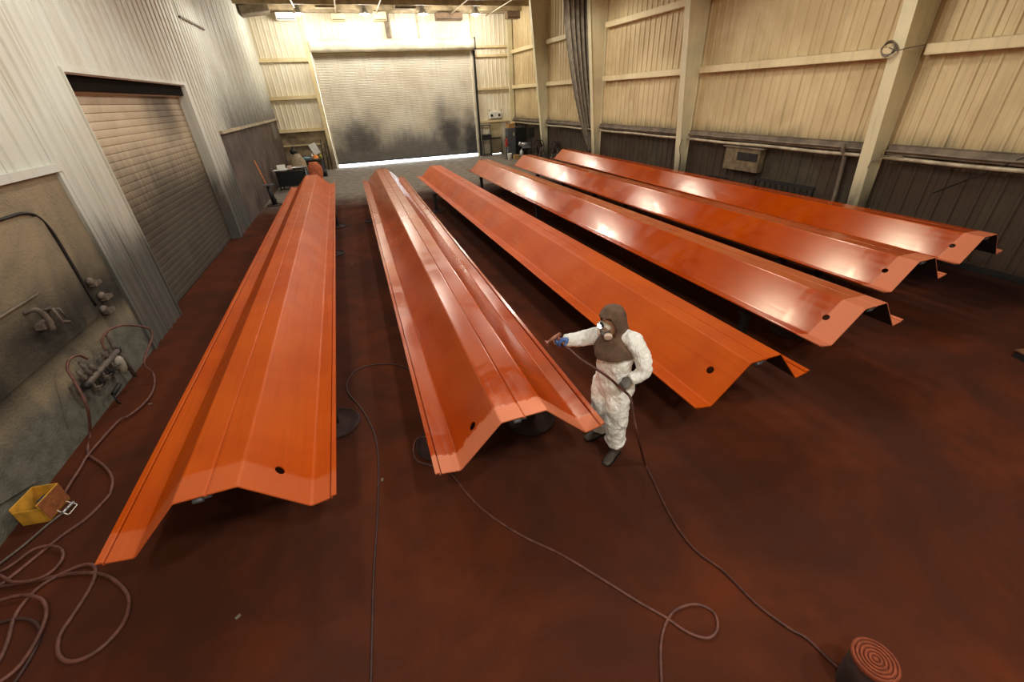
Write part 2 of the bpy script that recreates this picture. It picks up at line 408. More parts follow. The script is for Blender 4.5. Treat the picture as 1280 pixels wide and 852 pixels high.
def tapered_column(cy):
    b = MB(); xw = XR(cy)
    def dep(z): return .24 + .095 * z
    zt = ZC - .01
    # near and far sides closed as web + flange lips: web 12 mm at the near side keeps the deep flat face
    def pris(pts):
        v0 = len(b.v); k = len(pts) // 2
        for p in pts: b.v.append(p)
        b.face(*[v0 + i for i in range(k)]); b.face(*[v0 + k + i for i in reversed(range(k))])
        for i in range(k):
            j = (i + 1) % k; b.face(v0 + j, v0 + i, v0 + k + i, v0 + k + j)
    # inner flange (sloping)
    for ya, yb, i0, i1 in ((cy, cy + .26, -.018, 0), ):
        pris([(xw - dep(0) - .0, ya, 0), (xw - dep(0) + .018, ya, 0), (xw - dep(zt) + .018, ya, zt), (xw - dep(zt), ya, zt),
              (xw - dep(0), yb, 0), (xw - dep(0) + .018, yb, 0), (xw - dep(zt) + .018, yb, zt), (xw - dep(zt), yb, zt)])
    # web, set a little inside the flange edge
    pris([(xw - dep(0) + .01, cy + .045, 0), (xw - .02, cy + .045, 0), (xw - .02, cy + .045, zt), (xw - dep(zt) + .01, cy + .045, zt),
          (xw - dep(0) + .01, cy + .06, 0), (xw - .02, cy + .06, 0), (xw - .02, cy + .06, zt), (xw - dep(zt) + .01, cy + .06, zt)])
    # outer flange
    b.box(xw - .045, xw - .032, cy, cy + .26, 0, zt)
    c = b.build('column', M['column'], wr)
    g = MB()
    for z in (2.12, 3.98, 5.88):
        g.box(xw - dep(z) - .004, xw - dep(z) + .03, cy + .02, cy + .24, z + .08, z + .11)
    g.box(xw - dep(0) - .06, xw + .0, cy - .05, cy + .31, 0, .03)
    g.build('base_plate', M['dark_iron'], c)
for cy in COLY: tapered_column(cy)
# conduit along the lower girt
for a, b_ in bays[1:]:
    pts = [wallpt(y, .235, 1.955 + .008 * math.sin(y * 2)) for y in [a + (b_ - a) * k / 12 for k in range(13)]]
    MB().tube(pts, .042, 8).build('conduit_pipe', M['pipe'], wr)
    pts = [wallpt(y, .245, 2.10 + .006 * math.sin(y * 3 + 1)) for y in [a + (b_ - a) * k / 12 for k in range(13)]]
    MB().tube(pts, .026, 8).build('conduit_pipe', M['girt_low'], wr)
# base angle
MB().box(-.0, 36.5, -.07, -.03, 0, .12).build('base_angle', M['dark_iron'], wr, (XR(30.6), 30.6, 0)).rotation_euler[2] = RZ

# back wall
wb = struct(MB().box(XL - .5, -1.25, YB + .03, YB + .25, 0, ZC).box(8.02, 8.95, YB + .03, YB + .25, 0, ZC).box(9.75, 13, YB + .03, YB + .25, 0, ZC)
            .box(8.95, 9.75, YB + .03, YB + .25, 2.2, ZC).box(-1.25, 8.02, YB + .03, YB + .25, 6.05, ZC).build('wall_back', M['wall_back']))
def back_panels(x0, x1, z0, z1):
    k = max(1, round((x1 - x0) / PW)); wd = (x1 - x0) / k
    me = panel_mesh('panel', wd, z0, z1, M['wall_back'], pitch=wd / 3)
    for i in range(k): put('panel', me, wb, (x0 + i * wd, YB, 0))
back_panels(XL, -1.42, 2.2, ZC); back_panels(-1.42, 8.2, 6.05, ZC); back_panels(8.2, 8.95, 0, ZC); back_panels(8.95, 9.75, 2.2, ZC); back_panels(9.75, 10.7, 0, ZC)
MB().box(XL, -1.45, YB - .02, YB + .03, 0, 2.2).build('wainscot_sheet', mat_plain('grimy_wainscot', rgb(136, 118, 90), .8, 0, .3, 2), wb)
for z in (2.26, 3.94, 5.75): MB().box(XL + .02, -1.46, YB - .16, YB - .03, z - .09, z + .09).build('girt', M['girt'], wb)
MB().box(XL + .02, -1.9, YB - .12, YB - .02, 1.42, 1.5).build('girt', M['girt'], wb)
for z in (2.07, 3.95, 5.73, 6.2): MB().box(8.26, 10.38, YB - .16, YB - .03, z - .06, z + .06).build('girt', M['girt'], wb)
MB().box(10.38, 10.68, YB - .3, YB - .03, 0, ZC - .02).build('column', M['column'], wb)
MB().box(-1.47, -1.27, YB - .24, YB + .03, 0, ZC - .02).build('column', M['girt'], wb)
MB().box(3.05, 3.3, YB - .14, YB - .03, 6.7, ZC - .02).build('column', M['girt_low'], wb)
MB().box(8.16, 8.24, YB - .2, YB + .03, 0, 6.0).build('column', M['dark_iron'], wb)
MB().box(8.1, 8.2, YB - .2, YB + .03, 6.4, ZC).build('column', M['girt'], wb)
MB().box(4.9, 5.0, YB - .1, YB, 6.6, ZC - .02).build('pipe', M['pipe'], wb)

# big roll-up door in the back wall, raised a hand above the floor
d1 = struct(thing('door_1', 'wide roll-up door', 'door', (0, 0, 0)))
for k in ('label', 'category'): del d1[k]
cb = MB(); z = .19; pitch = .078
while z < 6.02:
    z2 = min(z + pitch, 6.05)
    a = [(-1.2, YB + .06, z), (-1.2, YB + .045, z + .008), (-1.2, YB + .03, (z + z2) / 2), (-1.2, YB + .045, z2 - .008), (-1.2, YB + .06, z2)]
    v0 = len(cb.v); cb.v += a + [(7.98, p[1], p[2]) for p in a]
    for i in range(4): cb.face(v0 + i, v0 + 5 + i, v0 + 6 + i, v0 + 1 + i)
    z = z2
cb.box(-1.2, 7.98, YB + .06, YB + .075, .19, 6.05)
cu = cb.build('door_curtain', M['back_door'], d1); cu['kind'] = 'stuff'
MB().box(-1.2, 7.98, YB + .0, YB + .08, .18, .28).build('bottom_bar', M['grey_paint'], d1)
for xx in (-1.24, 7.98): bevel(MB().box(xx, xx + .1, YB - .1, YB + .05, 0, 6.1).build('guide_rail', M['hood'], d1), .008)
# dented hood
hb = MB(); rings = []
for i in range(61):
    x = -1.2 + 9.35 * i / 60; r = []
    for k in range(16):
        a = 2 * PI * k / 16
        rr = .30 + .02 * noise.noise(Vector((x * 1.3, math.cos(a) * 1.2, math.sin(a) * 1.2))) + .018 * noise.noise(Vector((x * 3.2, a, 3)))
        r.append((x, YB - .33 + math.copysign(abs(math.cos(a)) ** .6, math.cos(a)) * rr, 6.33 + math.copysign(abs(math.sin(a)) ** .6, math.sin(a)) * rr * .98))
    rings.append(r)
hb.loft(rings); hb.build('hood', M['hood'], d1)
MB().box(8.15, 8.2, YB - .66, YB - .0, 6.02, 6.64).build('end_bracket', M['dark_iron'], d1)
MB().box(-1.2, 2.3, YB - .1, YB - .02, 5.95, 6.01).box(2.4, 8.0, YB - .1, YB - .02, 5.97, 6.03).build('lintel', M['girt'], d1)

# personnel door right of it
d2 = struct(thing('door_2', '', ''))
for k in ('label', 'category'): del d2[k]
bevel(MB().box(8.99, 9.71, YB + .05, YB + .09, .05, 2.14).build('door_leaf', M['girt'], d2), .004)
MB().box(8.93, 8.99, YB - .06, YB + .1, 0, 2.2).box(9.71, 9.77, YB - .06, YB + .1, 0, 2.2).box(8.93, 9.77, YB - .06, YB + .1, 2.14, 2.2).build('door_frame', M['column'], d2)
MB().box(9.0, 9.7, YB + .02, YB + .05, .98, 1.06).build('push_bar', M['dark_iron'], d2)

# left wall ---------------------------------------------------------------
D0, D1, DZ = 9.45, 15.35, 4.15
wl = MB().box(XL - .25, XL - .03, YF, D0, 0, ZC).box(XL - .25, XL - .03, D1, 31, 0, ZC).box(XL - .25, XL - .03, D0, D1, DZ, ZC).build('wall_left', M['wall_left'])
struct(wl)
def left_panels(y0, y1, z0, z1, mat='wall_left', pitchdiv=3, d=0.0, rib=.03):
    k = max(1, round((y1 - y0) / PW)); wd = (y1 - y0) / k
    me = panel_mesh('panel', wd, z0, z1, M[mat], pitch=wd / pitchdiv, rib=rib)
    for i in range(k): put('panel', me, wl, (XL + d, y0 + i * wd, 0), PI / 2)
left_panels(YF, 8.02, 2.95, ZC); left_panels(8.02, D0, 0, ZC); left_panels(D0, D1, DZ + .05, ZC); left_panels(D1 + .02, 17.3, 0, ZC)
left_panels(17.3, 19.9, 2.9, 5.92); left_panels(17.3, 19.9, 5.92, ZC, d=.035); left_panels(19.9, 30.7, 2.9, ZC, rib=.012)
for a, b_ in ((17.3, 19.85), (19.9, 22.6), (22.64, 25.3), (25.34, 28.0), (28.04, 30.68)):
    MB().box(XL - .03, XL, a, b_, .0, 2.86).build('panel', M['grimy_flat'], wl)
MB().box(XL - .02, XL + .12, 17.25, 30.66, 2.86, 2.95).build('girt', M['pipe'], wl)
MB().box(XL, XL + .06, 17.28, 19.9, 5.86, 5.90).build('sheet_edge', M['girt_low'], wl)
MB().box(XL - .01, XL + .015, 28.3, 29.5, 2.0, 2.8).build('access_hatch', M['wall_left'], wl)
MB().box(XL - .02, XL + .06, YF, 8.06, 2.9, 3.0).build('trim_rail', M['wall_left'], wl)
MB().box(XL - .02, XL + .045, 7.98, 8.06, 0, 2.95).build('trim_rail', M['wall_left'], wl)
# roll-up door 3 in the left wall
d3 = struct(thing('door_3', '', ''))
for k in ('label', 'category'): del d3[k]
sl = MB(); ph = .132
sl.v += [(0, 0, 0), (.011, 0, .010), (.014, 0, .05), (.014, 0, .09), (.011, 0, .122), (0, 0, .130)]
L = D1 - D0
sl.v += [(x, L, z) for x, _, z in sl.v[:6]]
for i in range(5): sl.face(i + 1, i, i + 6, i + 7)
sl.face(0, 5, 11, 6)
slm = sl.mesh('slat', M['left_door'])
for i in range(31): put('slat', slm, d3, (XL - .23 + random.uniform(-.002, .002), D0, .02 + i * ph))
MB().box(XL - .27, XL - .235, D0 - .05, D1 + .05, -.05, DZ + .1).build('slat_light_block', M['dark_iron'], d3)  # unseen plate added to keep daylight from showing between the slats
MB().box(XL - .22, XL + .0, D0 - .0, D0 + .03, 0, DZ).box(XL - .22, XL + .0, D1 - .03, D1, 0, DZ).box(XL - .22, XL, D0, D1, DZ - .02, DZ + .0).build('jamb', M['wall_left'], d3)
MB().box(XL - .0, XL + .04, D0 - .03, D0, 0, DZ + .07).box(XL, XL + .04, D1, D1 + .2, 0, DZ + .07).box(XL, XL + .04, D0, D1, DZ, DZ + .07).build('door_frame', M['wall_left'], d3)
MB().box(XL - .2, XL - .06, D0 + .03, D1 - .03, DZ - .24, DZ - .02).build('recess_shade_strip', M['soot'], d3)  # added black strip, paints the shade under the door header
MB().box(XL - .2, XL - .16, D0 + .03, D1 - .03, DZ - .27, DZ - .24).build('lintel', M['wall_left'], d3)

# rough sprayed hatch at the near end of the left wall
d4 = struct(thing('door_4', '', ''))
for k in ('label', 'category'): del d4[k]
MB().box(XL - .03, XL, YF, 7.98, 0, 2.9).build('sprayed_sheet', M['stucco'], d4)
sp = [(XL + .015, 7.22, 1.18), (XL + .015, 7.23, 1.9), (XL + .015, 7.22, 2.25), (XL + .015, 7.13, 2.46), (XL + .015, 6.95, 2.55), (XL + .015, 6.5, 2.57), (XL + .015, 4.5, 2.57)]
MB().tube(spline(sp, 5), .018, 6).build('rubber_seal', M['dark_iron'], d4)
hp = [(XL + .03, 6.85, .0)]
MB().box(XL, XL + .022, 3.0, 7.16, 1.05, 2.48).build('hatch_leaf', M['stucco'], d4)
MB().tube([(XL + .05, 6.3, 1.73), (XL + .05, 5.0, 1.73)], .014, 6).build('edge_rod', M['girt_low'], d4)
lb = MB()
lb.tube(spline([(XL + .02, 5.98, 1.62), (XL + .12, 6.02, 1.63), (XL + .14, 6.06, 1.5), (XL + .13, 6.05, 1.34)], 4), .028, 8)
lb.cbox((XL + .06, 6.08, 1.42), .1, .2, .07)
lb.tube([(XL + .14, 6.22, 1.56), (XL + .14, 6.24, 1.36), (XL + .1, 6.42, 1.28)], .018, 6)
lb.tube([(XL + .02, 6.2, 1.55), (XL + .14, 6.22, 1.56)], .018, 6).tube([(XL + .02, 6.33, 1.5), (XL + .13, 6.34, 1.5), (XL + .13, 6.36, 1.36)], .014, 6)
lb.build('latch_handle', M['manifold'], d4)
for py, pz in ((7.35, 1.5), (7.42, 1.25), (7.3, 1.08)):
    b = MB(); b.sphere((XL + .03, py, pz), .06, 8, (.8, 1.2, 1)); b.cbox((XL + .05, py + .06, pz - .05), .08, .18, .05); b.build('hinge_lump', M['manifold'], d4)
# torn wall patch near the floor
pt = MB(); cc = [(4.55, .78), (5.12, .55), (4.72, .16), (4.2, .34)]
pt.v += [(XL + .005, y, z) for y, z in cc] + [(XL + .03, y, z) for y, z in cc]
for q in ((4, 5, 6, 7), (0, 1, 5, 4), (1, 2, 6, 5), (2, 3, 7, 6), (3, 0, 4, 7)): pt.face(*q)
pt.build('patch_plate', M['stucco'], d4)
MB().cbox((XL + .005, 4.62, .34), .02, .16, .09, 0, ('X', .6)).build('torn_hole', M['black'], d4)

# unseen front wall, closes the hall behind the camera
struct(MB().box(-4.6, 13.2, YF - .3, YF, 0, ZC).build('wall_front', M['wall_back']))

# roof purlins near the back
for y, zz, hh in ((30.35, 7.88, .14), (28.9, 7.84, .22), (27.4, 7.84, .22), (25.9, 7.84, .22), (22.9, 7.84, .22), (19.9, 7.84, .22), (16.9, 7.84, .22), (13.9, 7.84, .22), (10.9, 7.84, .22), (7.9, 7.84, .22), (4.9, 7.84, .22)):
    MB().box(XL + .02, XR(y) - .03, y, y + .012, zz - hh / 2, zz + hh / 2).box(XL + .02, XR(y) - .03, y, y + .07, zz - hh / 2, zz - hh / 2 + .012).build('purlin', M['purlin'], ce)
for x in (-1.4, .5, 2.6, 6.8, 9.1):
    MB().tube([(x, 20, 7.72), (x, 30.5, 7.72)], .03, 6).build('roof_pipe', M['pipe'], ce)
for x0, x1, y, z0, z1, mt in ((-.45, .55, 28.4, 7.72, 7.95, 'purlin'), (.25, .95, 30.1, 7.42, 7.72, 'girt'), (2.45, 3.15, 30.1, 7.42, 7.8, 'girt'), (3.5, 4.6, 28.6, 7.72, 7.94, 'girt_low'), (5.95, 7.5, 30.2, 7.45, 7.8, 'brown_box'), (10.0, 10.85, 29.4, 7.42, 7.85, 'brown_box'), (-2.5, -1.55, 30.2, 7.45, 7.78, 'white')):
    b = MB().box(x0, x1, y - .25, y + .25, z0, z1).build('roof_box', M[mt], ce); bevel(b, .01)
    MB().box(x0 + .03, x1 - .03, y - .256, y - .25, z0 + .02, z0 + .06).build('dark_slot', M['dark_iron'], b)
gd = MB(); gd.cbox((-3.3, 29.0, 7.72), 1.3, 1.2, .34, .1, ('Y', -.12)); bevel(gd.build('duct', M['girt_low'], ce), .02)

# ------------------------------------------------------------------ ceiling lamps
def lamp_data(k):
    d = bpy.data.lights.new('lamp_light', 'SPOT'); d.energy = LAMP_W * k; d.color = LAMP_COL; d.shadow_soft_size = .33
    d.spot_size = math.radians(166); d.spot_blend = .35; return d
lampd, lampf = lamp_data(1.0), lamp_data(FRONT_K)
lampb = bpy.data.lights.new('lamp_light', 'POINT'); lampb.energy = LAMP_W * .8; lampb.color = LAMP_COL; lampb.shadow_soft_size = .33
shade = MB(); shade.lathe((0, 0, 0), [(.06, .42), (.09, .40), (.11, .25), (.13, .22), (.26, .05), (.30, 0), (.29, 0), (.25, .05), (.12, .2)], 20)
shade.tube([(0, 0, .4), (0, 0, .5)], .012, 6)
shm = shade.mesh('lamp_shade', M['light_metal']); bum = MB().sphere((0, 0, .05), .13, 14, (1, 1, 1.1)).mesh('bulb', M['bulb'])
names = {0: 'leftmost glowing lamp above the back roll-up door', 1: 'second glowing lamp from the left above the back roll-up door',
         2: 'third glowing lamp from the left above the back roll-up door', 3: 'rightmost glowing lamp hanging before the top of the back wall'}
for i, (x, y) in enumerate(LAMPS):
    lab = names[i] if i < 4 else '%s high bay lamp from the left in the %s lamp row of the roof' % (('first', 'second', 'third', 'fourth')[i % 4], ('second', 'third', 'nearest')[min(i // 4, 3) - 1])
    t_ = thing('ceiling_lamp', lab, 'lamp', (x, y, 7.5), 0, 'high bay lamps under the roof')
    put('lamp_shade', shm, t_); put('bulb', bum, t_)
    l = bpy.data.objects.new('lamp_light', lampb if y > 25 else lampd if y > 0 else lampf); COL.objects.link(l); l.location = (0, 0, -.34); l.parent = t_

# ------------------------------------------------------------------ steel beams
BH, BT, BWL, BFL, BWR, BFR = .414, .435, .411, .223, .410, .206
BZ = .68
# near x,y, far x,y, roll, skew, material, web holding the hole, label
BEAMS = [
 (-1.558, 2.778, -1.870, 19.835, .012, -.015, 'beam_semi', 1, 'leftmost of the long orange steel beams, beside the grey roll-up door wall'),
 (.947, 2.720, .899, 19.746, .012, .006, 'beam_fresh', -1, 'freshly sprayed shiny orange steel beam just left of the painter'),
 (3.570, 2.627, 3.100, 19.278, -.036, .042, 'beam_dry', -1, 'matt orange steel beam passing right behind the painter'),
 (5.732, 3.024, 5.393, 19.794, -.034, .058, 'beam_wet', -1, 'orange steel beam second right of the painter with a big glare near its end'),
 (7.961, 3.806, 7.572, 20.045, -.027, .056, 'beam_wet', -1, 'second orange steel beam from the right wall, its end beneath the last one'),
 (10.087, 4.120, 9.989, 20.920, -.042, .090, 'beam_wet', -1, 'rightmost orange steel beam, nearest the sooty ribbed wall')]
def beam(i, nx, ny, fx, fy, roll, skew, mt, side, label):
    dv = Vector((fx - nx, fy - ny)); Lb = dv.length; rz = math.atan2(-dv.x, dv.y)
    t_ = thing('steel_beam', label, 'beam', (nx, ny, 0), rz, 'orange steel beams set out in rows')
    TH = .011
    def P(u, z):   # roll about section centre
        c, s_ = math.cos(roll), math.sin(roll); u2, z2 = u, z - (BZ + BH / 2)
        return (u2 * c - z2 * s_ * -1 if False else u2 * c - z2 * s_ * -1, 0, 0)
    def tr(u, z):
        c, s_ = math.cos(roll), math.sin(roll); zz = z - (BZ + BH / 2)
        # same convention as the fit: row vector times [[c, s], [-s, c]]
        return u * c - zz * s_, u * s_ + zz * c + BZ + BH / 2
    a, b_ = BT / 2, BT / 2 + BWL; c_ = BT / 2 + BWR
    r = .014
    def chamfer(pts):
        out = [pts[0]]
        for k in range(1, len(pts) - 1):
            p0, p1, p2 = Vector(pts[k - 1]), Vector(pts[k]), Vector(pts[k + 1])
            rr = min(r, (p1 - p0).length * .4, (p2 - p1).length * .4)
            q0 = p1 + (p0 - p1).normalized() * rr; q2 = p1 + (p2 - p1).normalized() * rr
            out += [tuple(q0), tuple(p1 * .5 + (q0 + q2) * .25), tuple(q2)]
        out.append(pts[-1]); return out
    left = [(-b_ - BFL + .055, BZ + .03), (-b_, BZ), (-a, BZ + BH), (-.008, BZ + BH), (0, BZ + BH - .014), (.008, BZ + BH), (a, BZ + BH), (c_, BZ), (c_ + BFR - .055, BZ + .026)]
    prof = chamfer(left)
    b = MB(); n_ = len(prof)
    ys = [0, .16, .40, 1.0] + [Lb * k / 12 for k in range(1, 13)]
    # y rows: the hole sits in the cell between .22 and .40 of one web
    ys = [0, .21, .37] + [1.0 + (Lb - 1.0) * k / 12 for k in range(13)]
    grid = []
    for y in ys:
        row = []
        for u, z in prof:
            X, Z = tr(u, z); row.append(b.vert(X, y + skew * u * (1 - y / Lb), Z))
        grid.append(row)
    # longest web segment indices
    seg = None
    for k in range(n_ - 1):
        u0, u1 = prof[k][0], prof[k + 1][0]
        if abs(prof[k][1] - prof[k + 1][1]) > .3 and (u0 + u1) * side > 0: seg = k
    for j in range(len(ys) - 1):
        for k in range(n_ - 1):
            if k == seg and j == 1:
                # web cell with a round hole: ring joined to a rectangular border
                A, B, C_, D_ = [Vector(b.v[x_]) for x_ in (grid[j][k], grid[j][k + 1], grid[j + 1][k + 1], grid[j + 1][k])]
                N = 16; ring = []; bord = []
                cy_, cu_ = .5, (.50 if side < 0 else .50)
                le = (B - A).length; lw = (D_ - A).length
                for q in range(N):
                    an = 2 * PI * q / N + PI / 4
                    uu = cu_ + math.cos(an) * .043 / le; vv = cy_ + math.sin(an) * .043 / lw
                    p = A * (1 - uu) * (1 - vv) + B * uu * (1 - vv) + C_ * uu * vv + D_ * (1 - uu) * vv
                    ring.append(b.vert(p))
                    m_ = max(abs(math.cos(an)), abs(math.sin(an))); uu = .5 + math.cos(an) / m_ * .5; vv = .5 + math.sin(an) / m_ * .5
                    bord.append((uu, vv))
                bi = []
                for uu, vv in bord:
                    if uu > .999 and vv > .999: bi.append(grid[j + 1][k + 1])
                    elif uu < .001 and vv > .999: bi.append(grid[j + 1][k])
                    elif uu < .001 and vv < .001: bi.append(grid[j][k])
                    elif uu > .999 and vv < .001: bi.append(grid[j][k + 1])
                    else: bi.append(b.vert(A * (1 - uu) * (1 - vv) + B * uu * (1 - vv) + C_ * uu * vv + D_ * (1 - uu) * vv))
                for q in range(N):
                    q2 = (q + 1) % N; b.face(bi[q], bi[q2], ring[q2], ring[q])
            else:
                b.face(grid[j][k], grid[j][k + 1], grid[j + 1][k + 1], grid[j + 1][k])
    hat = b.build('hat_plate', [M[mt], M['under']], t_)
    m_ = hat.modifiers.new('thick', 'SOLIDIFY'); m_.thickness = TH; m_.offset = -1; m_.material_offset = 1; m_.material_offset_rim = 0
    # turned-up edge lips with a dark gap against the flange
    for sd, ec, fw in ((-1, b_, BFL), (1, c_, BFR)):
        q = [(sd * (ec + fw - .047), BZ + .012), (sd * (ec + fw - .047), BZ + .036), (sd * (ec + fw - .038), BZ + .045), (sd * (ec + fw), BZ + .047), (sd * (ec + fw), BZ + .035), (sd * (ec + fw - .035), BZ + .033), (sd * (ec + fw - .037), BZ + .012)]
        lb_ = MB(); v0 = []
        for y in (0, Lb):
            v0.append([lb_.vert(tr(u, z)[0], y + skew * u * (1 - y / Lb), tr(u, z)[1]) for u, z in q])
        kq = len(q)
        for k in range(kq):
            k2 = (k + 1) % kq; lb_.face(v0[0][k], v0[0][k2], v0[1][k2], v0[1][k])
        lb_.face(*v0[0]); lb_.face(*reversed(v0[1])); lb_.build('edge_lip', M[mt], t_)
    lug = MB().tube([(-.1, .02, BZ + BH - .05), (-.03, .02, BZ + BH - .05)], .022, 8).cbox((-.02, .03, BZ + BH - .035), .09, .03, .03).build('bolted_lug', M['grey_paint'], t_)
    lug['label'] = 'small grey bolt under the beam end'
    return t_, rz, Lb
STAND_OFF = [((1.9, -.62, .66), (4.6, -.7, .74)), ((1.12, -.66, .47), (4.3, -.8, .78)), ((1.6, -.6, .6), (3.55, -.83, .7)), ((1.25, -.12 - .5, .45), (1.6, -.64, .6)), ((1.9, -.6, .6), (2.6, -.6, .6)), ((1.5, -.6, .6), (2.6, -.6, .6))]
bn = ['leftmost orange beam', 'orange beam the painter is spraying', 'orange beam behind the painter', 'fourth orange beam from the left', 'fifth orange beam from the left', 'rightmost orange beam']
post_m = MB().box(-.05, .05, -.05, .05, .02, .575).box(-.075, .075, -.075, .075, .55, .58).mesh('post', M['dark_iron'])
base_m = MB().lathe((0, 0, 0), [(.30, 0), (.31, .012), (.30, .028), (.285, .03), (.28, .018), (.1, .02), (.06, .05)], 28).mesh('base_disc', mat_plain('overspray_base', rgb(56, 33, 27), 1.0, 0, .2, 10))
for i, bb in enumerate(BEAMS):
    t_, rz, Lb = beam(i, *bb)
    dirv = Vector((-math.sin(rz), math.cos(rz), 0)); sv = Vector((dirv.y, -dirv.x, 0)); o0 = Vector((bb[0], bb[1], 0))
    no, fo_ = STAND_OFF[i]
    for kk, (dy, ul, ur) in enumerate(((no[0], no[1], no[2]), (Lb - fo_[0], fo_[1], fo_[2]), (Lb * .55, -.62, .62))):
        if kk == 2 and i in (1, 2): continue
        nm = ('near-end', 'far-end', 'middle')[kk]
        s_ = thing('support_stand', '%s dark steel stand holding up the %s' % (nm, bn[i]), 'stand', o0 + dirv * dy, rz, 'dark stands under the beams')
        zt = .655
        cb = MB().box(min(ul, -.6) - .06, max(ur, .6) + .06, -.04, .04, .58, zt - .03 if True else zt); cb.build('crossbar', M['dark_iron'], s_)
        for u in (ul, ur):
            put('post', post_m, s_, (u, 0, 0)); put('base_disc', base_m, s_, (u, 0, 0))

# bare spare stand at the left wall, back
s_ = thing('pedestal_stand', 'bare dark steel pedestal stand beside the left end of the leftmost beam', 'stand', (-3.6, 20.3, 0), .2)
MB().tube([(0, 0, .02), (-.05, 0, .8)], [.08, .06], 8).tube([(.1, .1, .02), (.0, .05, .7)], .03, 6).build('post', M['dark_iron'], s_)
bevel(MB().box(-.22, .2, -.12, .12, .78, .84).build('top_plate', M['grey_paint'], s_), .01)
put('base_disc', base_m, s_)

# ------------------------------------------------------------------ hoses on the floor
def hose(name, label, pts, rad, mat, z=None, per=7, group=None, cat='hose'):
    """pts: (px, py[, z]) marked on the photograph and laid on the floor (or at height z)"""
    out = []
    for k, p in enumerate(pts):
        if isinstance(p, Vector): out.append(p); continue
        zz = p[2] if len(p) > 2 else rad + (z or 0)
        q = fl(p[0], p[1], zz)
        if q.x < XL + .05: q.x = XL + .05
        out.append(q)
    o = MB().tube(spline(out, per), rad, 8).build(name, M[mat])
    return tag(o, label, cat, group)
hose('hose', 'thin dark hose running straight down the floor between the two left beams',
     [(520, 470), (508, 460), (490, 455), (465, 456), (445, 463), (434, 478), (436, 492), (450, 508), (462, 528), (470, 550), (473, 580), (472, 640), (467, 720), (465, 800), (463, 870)], .009, 'hose_dark')
hose('hose', 'brown hose with a loop, crossing the open floor below the middle beams',
     [(560, 540), (540, 545), (522, 548), (517, 562), (522, 576), (540, 582), (563, 592), (580, 612), (605, 638), (650, 668), (700, 692), (750, 722), (800, 753), (830, 770), (860, 790), (885, 797), (897, 785), (892, 765), (870, 755), (845, 762), (832, 780), (826, 810), (828, 870)], .011, 'hose')
hose('hose', 'big open loop of brown hose on the floor below the leftmost beam',
     [(-40, 742), (0, 733), (47, 725), (87, 717), (125, 717), (147, 728), (161, 747), (156, 775), (134, 803), (106, 822), (84, 826), (73, 816), (75, 794), (91, 769), (109, 741), (119, 719), (116, 706), (97, 708), (62, 725), (41, 741), (19, 769), (9, 803), (-4, 831), (-20, 850)], .016, 'hose', .0)
hose('hose', 'brown hose curled in the bottom left corner of the floor, outermost coil',
     [(-30, 755), (0, 750), (19, 745), (37, 744), (53, 750), (58, 766), (50, 791), (34, 819), (16, 840), (-10, 858)], .015, 'hose', .025)
hose('hose', 'short dark hose inside the coil in the bottom left corner',
     [(-20, 782), (0, 778), (25, 773), (44, 778), (50, 794), (38, 822), (20, 850), (5, 870)], .014, 'hose_dark', .0)
hose('hose', 'narrow teardrop loop of brown hose beside the left wall base',
     [(-30, 725), (0, 714), (19, 703), (41, 687), (62, 682), (77, 687), (77, 700), (62, 716), (41, 725), (16, 727), (0, 719), (-25, 712)], .014, 'hose', .03)
# two hoses from the wall manifold
def wv(y, z, x=XL + .16): return Vector((x, y, z))
hose('hose', 'brown hose arching from the left end of the wall manifold to the floor',
     [wv(6.22, .82), wv(6.12, .93), wv(5.95, .97), wv(5.83, .9), wv(5.75, .75, XL + .2), wv(5.6, .45, XL + .25), (92, 547), (110, 566), (130, 582), (140, 597), (139, 612), (134, 622), (109, 647), (78, 669), (47, 694), (16, 719), (-20, 745)], .016, 'hose')
hose('hose', 'brown hose looping wide from the top of the wall manifold across the floor edge',
     [wv(6.62, .72), wv(6.68, .86), wv(6.85, .93, XL + .22), wv(7.1, .85, XL + .32), wv(7.3, .6, XL + .45), (180, 452, .35), (191, 466, .15), (193, 480), (188, 494), (176, 508), (160, 520), (147, 527), (112, 566), (100, 585), (84, 610), (76, 625)], .015, 'hose', .03)
# spray hose held by the painter is made with the painter below

# pole with rectangular wire head
t_ = thing('wire_head_pole', 'long pole with a white rectangular wire head lying beside the yellow bin', 'tool')
q = [fl(x, y, .03) for x, y in ((71, 638), (81, 626), (97, 630), (86, 643))]
MB().tube([a_.lerp(b_, f) for a_, b_ in zip(q, q[1:] + q[:1]) for f in (.08, .92)] + [q[0].lerp(q[1], .08)], .005, 6).build('wire_head', M['white'], t_)
q = [fl(92, 627, .035), fl(78, 641, .035)]; MB().tube(q, .016, 8).build('ferrule', M['light_metal'], t_)
q = [fl(80, 640, .03), fl(60, 655, .025), fl(30, 681, .025), fl(0, 704, .025), fl(-30, 728, .025)]; MB().tube(q, .011, 8).build('pole', M['manifold'], t_)

